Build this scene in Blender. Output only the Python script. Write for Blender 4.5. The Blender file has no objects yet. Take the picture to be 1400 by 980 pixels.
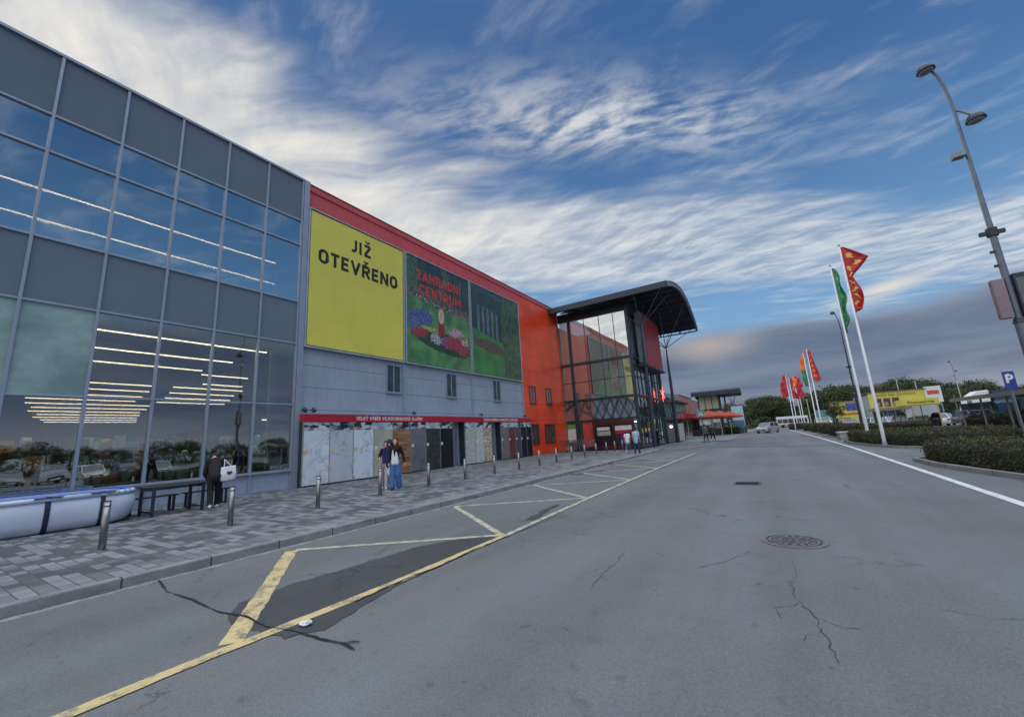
import bpy, bmesh, math, random
from mathutils import Vector, Matrix, noise as mnoise
R = math.radians
SC = bpy.context.scene
COL = SC.collection

# ------------------------------------------------------------------ camera
cam_d = bpy.data.cameras.new('camera')
cam_d.sensor_width = 36.0
cam_d.lens = 552.0 / 1400.0 * 36.0
cam_d.clip_start = 0.05
cam_d.clip_end = 3000
cam = bpy.data.objects.new('camera', cam_d)
COL.objects.link(cam)
rows = ((0.83990397, 0.15385102, 0.52047207), (0.53948384, -0.13185474, -0.83160779), (-0.059317, 0.97925696, -0.19374546))
cam.matrix_world = Matrix.Translation((0, 0, 1.6)) @ Matrix(rows).to_4x4()
SC.camera = cam
SC.view_settings.view_transform = 'Standard'
SC.view_settings.look = 'None'
SC.view_settings.exposure = 0.0
SC.view_settings.gamma = 1.0

# ------------------------------------------------------------------ node helpers
class V:
    """tiny math-node expression wrapper"""
    def __init__(s, nt, sock): s.nt = nt; s.k = sock
    def _m(s, op, o=None, o2=None):
        n = s.nt.nodes.new('ShaderNodeMath'); n.operation = op
        for i, a in enumerate((s, o, o2)):
            if a is None: continue
            if isinstance(a, V): s.nt.links.new(a.k, n.inputs[i])
            else: n.inputs[i].default_value = a
        return V(s.nt, n.outputs[0])
    def __add__(s, o): return s._m('ADD', o)
    __radd__ = __add__
    def __sub__(s, o): return s._m('SUBTRACT', o)
    def __rsub__(s, o): return (s * -1.0) + o
    def __mul__(s, o): return s._m('MULTIPLY', o)
    __rmul__ = __mul__
    def __truediv__(s, o): return s._m('DIVIDE', o)
    def max(s, o): return s._m('MAXIMUM', o)
    def min(s, o): return s._m('MINIMUM', o)
    def abs(s): return s._m('ABSOLUTE')
    def exp(s): return s._m('EXPONENT')
    def sm(s, a, b):
        n = s.nt.nodes.new('ShaderNodeMapRange'); n.interpolation_type = 'SMOOTHSTEP'
        s.nt.links.new(s.k, n.inputs[0]); n.inputs[1].default_value = a; n.inputs[2].default_value = b
        n.inputs[3].default_value = 0; n.inputs[4].default_value = 1
        return V(s.nt, n.outputs[0])
    def clamp(s): return s.max(0.0).min(1.0)

def comb(nt, x, y, z=0.0):
    n = nt.nodes.new('ShaderNodeCombineXYZ')
    for i, a in enumerate((x, y, z)):
        if isinstance(a, V): nt.links.new(a.k, n.inputs[i])
        else: n.inputs[i].default_value = a
    return n.outputs[0]

def nz(nt, vec, scale=1.0, detail=6, rough=0.55, dist=0.0):
    n = nt.nodes.new('ShaderNodeTexNoise')
    n.inputs['Scale'].default_value = scale; n.inputs['Detail'].default_value = detail
    n.inputs['Roughness'].default_value = rough; n.inputs['Distortion'].default_value = dist
    if vec is not None: nt.links.new(vec, n.inputs['Vector'])
    return V(nt, n.outputs['Fac'])

def mixc(nt, f, a, b, mode='MIX'):
    n = nt.nodes.new('ShaderNodeMix'); n.data_type = 'RGBA'; n.blend_type = mode
    for i, x in ((0, f), (6, a), (7, b)):
        if isinstance(x, V): nt.links.new(x.k, n.inputs[i])
        elif isinstance(x, bpy.types.NodeSocket): nt.links.new(x, n.inputs[i])
        elif isinstance(x, (tuple, list)): n.inputs[i].default_value = (*x[:3], 1)
        else: n.inputs[i].default_value = x
    return n.outputs[2]

def lin(c):
    return tuple((v / 255 / 12.92) if v / 255 <= 0.04045 else ((v / 255 + 0.055) / 1.055) ** 2.4 for v in c)

# ------------------------------------------------------------------ sky
SUN_AZ, SUN_EL = -68.0, 19.0        # azimuth measured from +Y towards +X
w = bpy.data.worlds.new('World'); SC.world = w; w.use_nodes = True
nt = w.node_tree
for n in list(nt.nodes): nt.nodes.remove(n)
out = nt.nodes.new('ShaderNodeOutputWorld'); bg = nt.nodes.new('ShaderNodeBackground')
nt.links.new(bg.outputs[0], out.inputs[0])
sky = nt.nodes.new('ShaderNodeTexSky'); sky.sky_type = 'NISHITA'; sky.sun_disc = False
sky.sun_elevation = R(SUN_EL); sky.sun_rotation = R(SUN_AZ); sky.air_density = 1.0; sky.dust_density = 0.6
tc = nt.nodes.new('ShaderNodeTexCoord')
sep = nt.nodes.new('ShaderNodeSeparateXYZ'); nt.links.new(tc.outputs['Generated'], sep.inputs[0])
X, Y, Z = (V(nt, sep.outputs[i]) for i in range(3))
zc = Z.max(0.02)
u0, v0 = X / zc, Y / zc
base = comb(nt, u0, v0)
wu = nz(nt, base, 0.8, 3) - 0.5
wv = nz(nt, comb(nt, u0 + 17.3, v0 - 4.1), 0.8, 3) - 0.5
u, v = u0 + wu * 0.5, v0 + wv * 0.5
# cirrus fibres, drawn out across the direction of view
fib = nz(nt, comb(nt, (u * 0.80 + v * 0.35) * 1.1, (v * 0.94 - u * 0.42) * 3.6), 1.0, 9, 0.56, 0.12)
fin = nz(nt, comb(nt, (u * 0.7 - v * 0.5) * 3.0, (v * 0.8 + u * 0.3) * 8.0), 1.0, 8, 0.60, 0.2)
puff = nz(nt, comb(nt, u * 6.0 + v * 2.0, v * 13.0 - u * 4.0), 1.0, 7, 0.60, 0.0)
s1 = (u0 + 0.98) * -1.0
s2 = (v0 - 2.03 - 1.2 * u0) * 0.64
s3 = (v0 - 1.87 - 0.75 * u0) * 0.8
s = s1.max(s2).max(s3) + (fib - 0.5) * 0.9 + wu * 0.35
band = s.sm(-0.12, 0.26) * (1.0 - s.sm(0.90, 1.30))
band = band * (0.52 + 1.1 * (fib - 0.32)).clamp() * (0.72 + 0.62 * (fin - 0.2)).clamp()
a = ((u0 + 0.28) * 0.765 + (v0 - 1.18) * 0.644) + wu * 0.3
b = ((u0 + 0.28) * -0.644 + (v0 - 1.18) * 0.765) + wv * 0.3
patch = ((a / 0.62) * (a / 0.62) * -1.0 - (b / 0.15) * (b / 0.15)).exp()
patch = (patch * 1.1 * (puff * 0.75 + fib * 0.25).sm(0.34, 0.62)).clamp()
wisp = (fib * 0.55 + fin * 0.45).sm(0.47, 0.72) * 0.42
low = (Z.sm(0.36, 0.24)) * fib.sm(0.46, 0.66) * 0.45
dens = band.max(patch * 0.75).max(wisp).max(low)
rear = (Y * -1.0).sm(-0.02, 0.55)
zen = Z.sm(0.79, 0.93).max(Z.sm(0.66, 0.78) * X.sm(0.22, 0.45).max((Y * -1.0).sm(0.0, 0.3)))  # unseen sky overhead, east and behind, brightness added to light walls and ground
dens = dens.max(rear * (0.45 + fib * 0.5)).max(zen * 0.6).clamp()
def ramp(nt, fac, stops):
    n = nt.nodes.new('ShaderNodeValToRGB'); nt.links.new(fac.k, n.inputs[0])
    e = n.color_ramp.elements
    e[0].position = stops[0][0]; e[0].color = (*stops[0][1], 1)
    e[1].position = stops[-1][0]; e[1].color = (*stops[-1][1], 1)
    for p, c in stops[1:-1]:
        k = e.new(p); k.color = (*c, 1)
    return n.outputs[0]
blue = ramp(nt, Z, [(0.0, lin((150, 170, 195))), (0.12, lin((140, 176, 208))), (0.25, lin((118, 165, 210))), (0.38, lin((96, 142, 190))), (0.5, lin((78, 122, 174))), (0.62, lin((64, 106, 160))), (1.0, lin((54, 92, 148)))])
nish = mixc(nt, 1.0, sky.outputs[0], (0.10, 0.10, 0.10), 'MULTIPLY')
blue = mixc(nt, 0.12, blue, nish)
warm = ((X * -0.80 + Y * 0.42 + Z * 0.42)).sm(0.62, 1.0)     # thin cloud is lit from behind towards the sun
bright = mixc(nt, warm, lin((224, 227, 229)), (1.0, 0.95, 0.84))
shadec = mixc(nt, (fin * 0.6 + puff * 0.4).sm(0.38, 0.60), lin((170, 182, 198)), bright)
bright2 = mixc(nt, warm * 0.8, shadec, bright)
c1 = mixc(nt, dens, blue, bright2)
rearc = mixc(nt, fib.sm(0.3, 0.7), (0.95, 1.0, 1.08), (1.55, 1.5, 1.42))  # bright cloud behind the camera, added out of view as extra light
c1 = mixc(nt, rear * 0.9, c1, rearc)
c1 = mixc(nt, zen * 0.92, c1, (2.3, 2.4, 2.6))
# grey cloud bank low over the land
az = X / Y.abs().max(0.05)
top = 0.205 + 0.05 * az.sm(0.2, 0.75) - 0.035 * (az * -1.0).sm(0.08, 0.6) + (nz(nt, comb(nt, X * 3.0, Y * 3.0, Z * 9.0), 1.0, 5) - 0.5) * 0.10
bank = (top - Z).sm(-0.012, 0.03)
bn = nz(nt, comb(nt, X * 2.2, Y * 2.2, Z * 16.0), 1.0, 7, 0.55, 0.5)
bankc = mixc(nt, bn.sm(0.35, 0.68), lin((92, 108, 135)), lin((122, 133, 153)))
bankc = mixc(nt, (0.11 - Z).sm(0.0, 0.09) * bn.sm(0.36, 0.60), bankc, lin((152, 158, 172)))
bankc = mixc(nt, (top - Z).sm(0.05, 0.0) * 0.6, bankc, lin((146, 156, 172)))
spot = ((az - 0.215).abs().sm(0.11, 0.0)) * ((Z + az * -0.10 - 0.203).abs().sm(0.022, 0.0)) * bn.sm(0.34, 0.5)
glow = (1.0 - (az + 0.10).abs().sm(0.0, 0.14)) * (1.0 - (Z - 0.175).abs().sm(0.0, 0.05)) * 0.55
bankc = mixc(nt, glow, bankc, lin((206, 190, 176)))
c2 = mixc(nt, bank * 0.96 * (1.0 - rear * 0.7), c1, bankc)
c2 = mixc(nt, spot * 0.9, c2, lin((228, 224, 216)))
c2 = mixc(nt, (Z * -1.0).sm(0.0, 0.02), c2, (0.06, 0.065, 0.06))
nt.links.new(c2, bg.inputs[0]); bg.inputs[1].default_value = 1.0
w.cycles.sampling_method = 'AUTOMATIC'

sd = bpy.data.lights.new('sun', 'SUN'); sd.energy = 1.1; sd.angle = R(10); sd.color = (1.0, 0.86, 0.68)
so = bpy.data.objects.new('sun', sd); COL.objects.link(so)
d = Vector((math.sin(R(SUN_AZ)) * math.cos(R(SUN_EL)), math.cos(R(SUN_AZ)) * math.cos(R(SUN_EL)), math.sin(R(SUN_EL))))
so.rotation_euler = d.to_track_quat('Z', 'Y').to_euler(); so.location = (-40, 20, 60)

# ------------------------------------------------------------------ materials
def new_mat(name):
    m = bpy.data.materials.new(name); m.use_nodes = True
    nt = m.node_tree; bs = nt.nodes['Principled BSDF']
    return m, nt, bs

MC = {}
def M(name, col, rough=0.6, metal=0.0, var=0.12, scale=3.0, bump=0.0, bscale=40.0, spec=0.5, emit=0.0, srgb=True, coat=0.0):
    if name in MC: return MC[name]
    m, nt, bs = new_mat(name)
    c = lin(col) if srgb else col
    t = nt.nodes.new('ShaderNodeTexCoord')
    f = nz(nt, t.outputs['Object'], scale, 6, 0.6)
    lo = tuple(x * (1 - var) for x in c); hi = tuple(min(1, x * (1 + var)) for x in c)
    k = mixc(nt, f.sm(0.3, 0.7), lo, hi)
    nt.links.new(k, bs.inputs['Base Color'])
    bs.inputs['Metallic'].default_value = metal
    r = (f - 0.5) * 0.18 + rough
    nt.links.new(r.k, bs.inputs['Roughness'])
    bs.inputs['Specular IOR Level'].default_value = spec
    bs.inputs['Coat Weight'].default_value = coat
    if emit:
        nt.links.new(k, bs.inputs['Emission Color']); bs.inputs['Emission Strength'].default_value = emit
    if bump:
        b = nt.nodes.new('ShaderNodeBump'); b.inputs['Strength'].default_value = bump; b.inputs['Distance'].default_value = 0.01
        g = nz(nt, t.outputs['Object'], bscale, 5, 0.65)
        nt.links.new(g.k, b.inputs['Height']); nt.links.new(b.outputs[0], bs.inputs['Normal'])
    MC[name] = m
    return m

def glass_mat(name, tint, refl, rtint=(0.9, 0.95, 1.0), wav=0.004):
    m, nt, bs = new_mat(name); nt.nodes.remove(bs)
    o = nt.nodes['Material Output']
    tr = nt.nodes.new('ShaderNodeBsdfTransparent'); tr.inputs[0].default_value = (*tint, 1)
    gl = nt.nodes.new('ShaderNodeBsdfGlossy'); gl.inputs[0].default_value = (*rtint, 1); gl.inputs['Roughness'].default_value = 0.01
    t = nt.nodes.new('ShaderNodeTexCoord')
    bmp = nt.nodes.new('ShaderNodeBump'); bmp.inputs['Strength'].default_value = 1.0; bmp.inputs['Distance'].default_value = wav
    nt.links.new(nz(nt, t.outputs['Object'], 0.9, 1).k, bmp.inputs['Height']); nt.links.new(bmp.outputs[0], gl.inputs['Normal'])
    fr = nt.nodes.new('ShaderNodeFresnel'); fr.inputs[0].default_value = 1.5
    fac = (V(nt, fr.outputs[0]) * 1.2 + refl).min(0.97)
    mx = nt.nodes.new('ShaderNodeMixShader')
    nt.links.new(fac.k, mx.inputs[0]); nt.links.new(tr.outputs[0], mx.inputs[1]); nt.links.new(gl.outputs[0], mx.inputs[2])
    nt.links.new(mx.outputs[0], o.inputs[0])
    MC[name] = m
    return m

def emis(name, col, st):
    m, nt, bs = new_mat(name)
    bs.inputs['Base Color'].default_value = (*col, 1)
    bs.inputs['Emission Color'].default_value = (*col, 1); bs.inputs['Emission Strength'].default_value = st
    MC[name] = m
    return m

def asphalt(name, base, patchy=0.38):
    m, nt, bs = new_mat(name)
    t = nt.nodes.new('ShaderNodeTexCoord'); P = t.outputs['Object']
    big = nz(nt, P, 0.22, 5, 0.6); mid = nz(nt, P, 2.3, 6, 0.7); fine = nz(nt, P, 95.0, 3, 0.7)
    vo = nt.nodes.new('ShaderNodeTexVoronoi'); vo.inputs['Scale'].default_value = 140.0; nt.links.new(P, vo.inputs['Vector'])
    st = V(nt, vo.outputs['Distance'])
    sp = nt.nodes.new('ShaderNodeSeparateXYZ'); nt.links.new(P, sp.inputs[0])
    lane = nz(nt, comb(nt, V(nt, sp.outputs[0]) * 0.9, V(nt, sp.outputs[1]) * 0.06), 1.0, 4)   # wheel-polished strips along the road
    grain = nz(nt, P, 38.0, 4, 0.75); spots = nz(nt, P, 6.0, 3, 0.5)
    f = (big - 0.5) * patchy * 2 + (mid - 0.5) * 0.30 + (fine - 0.5) * 0.9 + (grain - 0.5) * 1.1 + (lane - 0.5) * 0.8 + (st - 0.35) * 0.45 - spots.sm(0.64, 0.74) * 0.28 - nz(nt, P, 1.1, 2, 0.4).sm(0.66, 0.76) * 0.22
    vc = nt.nodes.new('ShaderNodeTexVoronoi'); vc.feature = 'DISTANCE_TO_EDGE'; vc.inputs['Scale'].default_value = 0.55
    wob = nz(nt, P, 3.0, 6, 0.7); wob2 = nz(nt, P, 2.6, 6, 0.7)
    nt.links.new(comb(nt, V(nt, sp.outputs[0]) + wob * 0.9, V(nt, sp.outputs[1]) + wob2 * 0.9), vc.inputs['Vector'])
    ck = V(nt, vc.outputs['Distance']).sm(0.010, 0.002) * nz(nt, P, 0.45, 3).sm(0.52, 0.60) * (mid * 1.6).clamp()
    f = (f + 1.0).max(0.3) * (1.0 - ck * 0.62)
    n = nt.nodes.new('ShaderNodeVectorMath'); n.operation = 'SCALE'; n.inputs[0].default_value = base
    nt.links.new(f.k, n.inputs['Scale']); nt.links.new(n.outputs[0], bs.inputs['Base Color'])
    bs.inputs['Roughness'].default_value = 0.82; bs.inputs['Specular IOR Level'].default_value = 0.35
    b = nt.nodes.new('ShaderNodeBump'); b.inputs['Strength'].default_value = 0.55; b.inputs['Distance'].default_value = 0.006
    nt.links.new((fine + grain * 1.2 + st * 0.8 + mid * 0.5 - ck * 1.5).k, b.inputs['Height']); nt.links.new(b.outputs[0], bs.inputs['Normal'])
    MC[name] = m
    return m

ASPH = asphalt('asphalt', (0.120, 0.131, 0.141))
ASPH_L = asphalt('asphalt_bay', (0.116, 0.128, 0.136), 0.3)
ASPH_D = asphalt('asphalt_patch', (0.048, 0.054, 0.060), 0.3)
ASPH_P = asphalt('asphalt_plaza', (0.15, 0.165, 0.18), 0.3)

def paver_mat():
    m, nt, bs = new_mat('concrete_pavers')
    t = nt.nodes.new('ShaderNodeTexCoord'); sp = nt.nodes.new('ShaderNodeSeparateXYZ'); nt.links.new(t.outputs['Object'], sp.inputs[0])
    x, y = V(nt, sp.outputs[0]), V(nt, sp.outputs[1])
    def brick(vec, bw, rh, off):
        n = nt.nodes.new('ShaderNodeTexBrick'); nt.links.new(vec, n.inputs['Vector'])
        n.inputs['Color1'].default_value = (0, 0, 0, 1); n.inputs['Color2'].default_value = (1, 1, 1, 1)
        n.inputs['Mortar'].default_value = (0.5, 0.5, 0.5, 1)
        n.inputs['Scale'].default_value = 1.0; n.inputs['Mortar Size'].default_value = 0.007
        n.inputs['Brick Width'].default_value = bw; n.inputs['Row Height'].default_value = rh
        n.offset = off; n.squash = 1.6; n.squash_frequency = 3
        return n
    # rows run across the pavement, stones of three lengths
    b1 = brick(comb(nt, x, y), 0.27, 0.165, 0.43)
    g = V(nt, b1.outputs['Color']); mo = V(nt, b1.outputs['Fac'])
    bigp = nz(nt, comb(nt, x * 0.9, y * 0.9), 1.0, 2)
    wear = nz(nt, t.outputs['Object'], 0.35, 4); fine = nz(nt, t.outputs['Object'], 60, 4, 0.7)
    k = g + (bigp - 0.5) * 0.8
    c = ramp(nt, k, [(0.0, (0.056, 0.064, 0.076)), (0.34, (0.076, 0.086, 0.098)), (0.47, (0.10, 0.112, 0.125)), (0.60, (0.155, 0.172, 0.192)), (1.0, (0.205, 0.225, 0.25))])
    red = (nz(nt, comb(nt, x * 0.6 + 9.0, y * 0.6), 1.0, 2)).sm(0.62, 0.68)
    c = mixc(nt, red * 0.35, c, (0.16, 0.125, 0.115))
    edge = (x + 8.3).sm(0.0, 0.25)              # paler soldier course along the kerb
    c = mixc(nt, edge * 0.4, c, (0.23, 0.245, 0.265))
    c = mixc(nt, mo, c, (0.06, 0.062, 0.065))
    sc_ = nt.nodes.new('ShaderNodeVectorMath'); sc_.operation = 'SCALE'; nt.links.new(c, sc_.inputs[0])
    nt.links.new(((wear - 0.5) * 0.8 + (nz(nt, t.outputs['Object'], 2.4, 4) - 0.5) * 0.5 + (fine - 0.5) * 0.4 + 1.0).k, sc_.inputs['Scale'])
    nt.links.new(sc_.outputs[0], bs.inputs['Base Color'])
    bs.inputs['Roughness'].default_value = 0.75
    b = nt.nodes.new('ShaderNodeBump'); b.inputs['Strength'].default_value = 0.6; b.inputs['Distance'].default_value = 0.006
    nt.links.new((fine * 0.3 - mo * 1.0).k, b.inputs['Height']); nt.links.new(b.outputs[0], bs.inputs['Normal'])
    return m
PAVER = paver_mat()

def paint_mat(name, col, worn=0.5):
    m, nt, bs = new_mat(name); o = nt.nodes['Material Output']
    t = nt.nodes.new('ShaderNodeTexCoord'); P = t.outputs['Object']
    f = nz(nt, P, 5.0, 8, 0.75); g = nz(nt, P, 70.0, 4, 0.7)
    k = (f * 0.7 + g * 0.3)
    c = mixc(nt, k.sm(worn + 0.07, worn - 0.05), (0.11, 0.12, 0.13), lin(col))
    c = mixc(nt, (nz(nt, P, 1.1, 4) - 0.3) * 0.8, c, tuple(x * 0.72 for x in lin(col)))
    nt.links.new(c, bs.inputs['Base Color']); bs.inputs['Roughness'].default_value = 0.7
    b = nt.nodes.new('ShaderNodeBump'); b.inputs['Strength'].default_value = 0.5; b.inputs['Distance'].default_value = 0.005
    nt.links.new(g.k, b.inputs['Height']); nt.links.new(b.outputs[0], bs.inputs['Normal'])
    return m

def cladding_mat(name, col, pitch, axis=2, off=0.0, gloss=0.45, metal=0.15, strength=0.35, amp=(0.88, 1.08)):
    """flat metal panels with a joint every `pitch` metres"""
    m, nt, bs = new_mat(name)
    t = nt.nodes.new('ShaderNodeTexCoord'); sp = nt.nodes.new('ShaderNodeSeparateXYZ'); nt.links.new(t.outputs['Object'], sp.inputs[0])
    z = V(nt, sp.outputs[axis])
    fr = ((z + 100.0 * pitch - off) / pitch)._m('FRACT')
    j = (fr - 0.5).abs().sm(0.5 - 0.022 / pitch, 0.5 - 0.006 / pitch)
    n_ = nz(nt, t.outputs['Object'], 0.5, 4); n2 = nz(nt, comb(nt, V(nt, sp.outputs[1]) * 6.0, V(nt, sp.outputs[2]) * 0.5), 1.0, 4)
    c = lin(col)
    k = mixc(nt, (n_ * 0.6 + n2 * 0.4).sm(0.35, 0.65), tuple(x * amp[0] for x in c), tuple(x * amp[1] for x in c))
    k = mixc(nt, j * 0.9, k, tuple(x * 0.35 for x in c))
    nt.links.new(k, bs.inputs['Base Color']); bs.inputs['Metallic'].default_value = metal
    bs.inputs['Roughness'].default_value = gloss
    b = nt.nodes.new('ShaderNodeBump'); b.inputs['Strength'].default_value = strength; b.inputs['Distance'].default_value = 0.02
    nt.links.new((n_ * 0.5 - j).k, b.inputs['Height']); nt.links.new(b.outputs[0], bs.inputs['Normal'])
    MC[name] = m
    return m

# ------------------------------------------------------------------ mesh helpers
class MB:
    def __init__(s): s.v = []; s.f = []; s.m = []; s.mi = 0
    def add(s, vs, fs):
        o = len(s.v); s.v += [tuple(p) for p in vs]
        for f in fs: s.f.append(tuple(i + o for i in f)); s.m.append(s.mi)
        return s
    def box(s, x0, x1, y0, y1, z0, z1, rz=0, c=None):
        vs = [(x, y, z) for z in (z0, z1) for y in (y0, y1) for x in (x0, x1)]
        if rz:
            c = c or ((x0 + x1) / 2, (y0 + y1) / 2); cr, sr = math.cos(rz), math.sin(rz)
            vs = [(c[0] + (x - c[0]) * cr - (y - c[1]) * sr, c[1] + (x - c[0]) * sr + (y - c[1]) * cr, z) for x, y, z in vs]
        return s.add(vs, [(0, 2, 3, 1), (4, 5, 7, 6), (0, 1, 5, 4), (2, 6, 7, 3), (0, 4, 6, 2), (1, 3, 7, 5)])
    def cyl(s, p0, p1, r0, r1=None, n=12, caps=True):
        r1 = r0 if r1 is None else r1
        p0, p1 = Vector(p0), Vector(p1); ax = (p1 - p0)
        if ax.length < 1e-6: return s
        q = ax.to_track_quat('Z', 'Y'); vs = []
        for p, r in ((p0, r0), (p1, r1)):
            for i in range(n):
                a = 2 * math.pi * i / n
                vs.append(p + q @ Vector((math.cos(a) * r, math.sin(a) * r, 0)))
        fs = [(i, (i + 1) % n, n + (i + 1) % n, n + i) for i in range(n)]
        if caps: fs += [tuple(range(n - 1, -1, -1)), tuple(range(n, 2 * n))]
        return s.add(vs, fs)
    def tube(s, pts, r, n=8):
        for a, b in zip(pts[:-1], pts[1:]): s.cyl(a, b, r, r, n)
        return s
    def ball(s, c, r, n=10, sc=(1, 1, 1), rot=None):
        c = Vector(c); vs = []; m = max(4, n // 2 + 1)
        for j in range(m + 1):
            th = math.pi * j / m
            for i in range(n):
                a = 2 * math.pi * i / n
                p = Vector((math.sin(th) * math.cos(a) * r * sc[0], math.sin(th) * math.sin(a) * r * sc[1], math.cos(th) * r * sc[2]))
                if rot: p = rot @ p
                vs.append(c + p)
        fs = [(j * n + i, (j + 1) * n + i, (j + 1) * n + (i + 1) % n, j * n + (i + 1) % n) for j in range(m) for i in range(n)]
        return s.add(vs, fs)
    def prism(s, pts, z0, z1):
        n = len(pts)
        vs = [(x, y, z0) for x, y in pts] + [(x, y, z1) for x, y in pts]
        fs = [(i, (i + 1) % n, n + (i + 1) % n, n + i) for i in range(n)] + [tuple(range(n - 1, -1, -1)), tuple(range(n, 2 * n))]
        return s.add(vs, fs)
    def loft(s, rings, close=True, caps=True):
        n = len(rings[0]); vs = [p for r in rings for p in r]
        fs = []
        for j in range(len(rings) - 1):
            for i in range(n if close else n - 1):
                fs.append((j * n + i, j * n + (i + 1) % n, (j + 1) * n + (i + 1) % n, (j + 1) * n + i))
        if caps: fs += [tuple(range(n - 1, -1, -1)), tuple((len(rings) - 1) * n + i for i in range(n))]
        return s.add(vs, fs)
    def build(s, name, mat, parent=None, bevel=0, smooth=False, fix=True):
        me = bpy.data.meshes.new(name); me.from_pydata(s.v, [], s.f)
        mats = mat if isinstance(mat, (list, tuple)) else [mat]
        for m in mats: me.materials.append(m)
        if len(mats) > 1:
            for p, i in zip(me.polygons, s.m): p.material_index = i
        if fix:
            bm = bmesh.new(); bm.from_mesh(me)
            if smooth: bmesh.ops.remove_doubles(bm, verts=bm.verts, dist=1e-5)
            bmesh.ops.recalc_face_normals(bm, faces=bm.faces); bm.to_mesh(me); bm.free()
        if smooth:
            for p in me.polygons: p.use_smooth = True
        o = bpy.data.objects.new(name, me); COL.objects.link(o)
        if parent: o.parent = parent
        if bevel:
            b = o.modifiers.new('b', 'BEVEL'); b.width = bevel; b.segments = 2; b.limit_method = 'ANGLE'; b.angle_limit = R(40)
        return o

def B(name, mat, parent, *boxes, bevel=0):
    m = MB()
    for b in boxes: m.box(*b)
    return m.build(name, mat, parent, bevel)

def tag(o, label=None, cat=None, group=None, kind=None):
    if label: o['label'] = label
    if cat: o['category'] = cat
    if group: o['group'] = group
    if kind: o['kind'] = kind
    return o

def thing(name, label, cat, loc=(0, 0, 0), rz=0.0, group=None):
    o = bpy.data.objects.new(name, None); COL.objects.link(o); o.empty_display_size = 0.2
    o.location = loc; o.rotation_euler = (0, 0, rz)
    return tag(o, label, cat, group)

def dup(root, loc, rz=0.0, label=None, scale=None):
    r = root.copy(); COL.objects.link(r); r.location = loc; r.rotation_euler = (0, 0, rz)
    if scale: r.scale = scale
    if label: r['label'] = label
    def rec(src, dst):
        for ch in list(src.children):
            c = ch.copy(); COL.objects.link(c); c.parent = dst; c.matrix_parent_inverse = ch.matrix_parent_inverse.copy()
            rec(ch, c)
    rec(root, r)
    return r

_fc = {}
def text_font(name, s, mat, parent, origin, right, upv, height, width=None, depth=0.01, bold=0.0, align='LEFT'):
    """lettering as mesh; origin = lower left corner (or centre) of the line"""
    cu = bpy.data.curves.new('t', 'FONT'); cu.body = s; cu.size = 1.0; cu.offset = 0.0; cu.extrude = 0.0; cu.align_x = 'LEFT'
    cu.resolution_u = 3
    to = bpy.data.objects.new('t', cu); COL.objects.link(to)
    dg = bpy.context.evaluated_depsgraph_get(); me = bpy.data.meshes.new_from_object(to.evaluated_get(dg))
    bpy.data.objects.remove(to); bpy.data.curves.remove(cu)
    xs = [v.co.x for v in me.vertices]; x0, x1 = min(xs), max(xs)
    cap = 0.70
    sy = height / cap; sx = (width / (x1 - x0)) if width else sy
    o_, r_, u_ = Vector(origin), Vector(right).normalized(), Vector(upv).normalized()
    tot = (x1 - x0) * sx; sh = -tot / 2 if align == 'CENTER' else 0
    nrm = r_.cross(u_)
    # heavy strokes: the outline repeated a little to each side, every layer at its own depth
    src = [v.co.copy() for v in me.vertices]; pol = [tuple(p.vertices) for p in me.polygons]; vs, fs = [], []
    bb = .018 * height
    for q, (ox, oy) in enumerate(((0, 0), (-1, -1), (1, -1), (-1, 1), (1, 1), (-1, 0), (1, 0), (0, 1), (0, -1))):
        k0 = len(vs)
        vs += [o_ + r_ * ((c.x - x0) * sx + sh + ox * bb) + u_ * (c.y * sy + oy * bb * .7) + nrm * (depth + q * .0004) for c in src]
        fs += [tuple(i + k0 for i in f) for f in pol]
    me = bpy.data.meshes.new(name); me.from_pydata(vs, [], fs); me.materials.append(mat)
    o = bpy.data.objects.new(name, me); COL.objects.link(o)
    if parent: o.parent = parent
    return o

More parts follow.
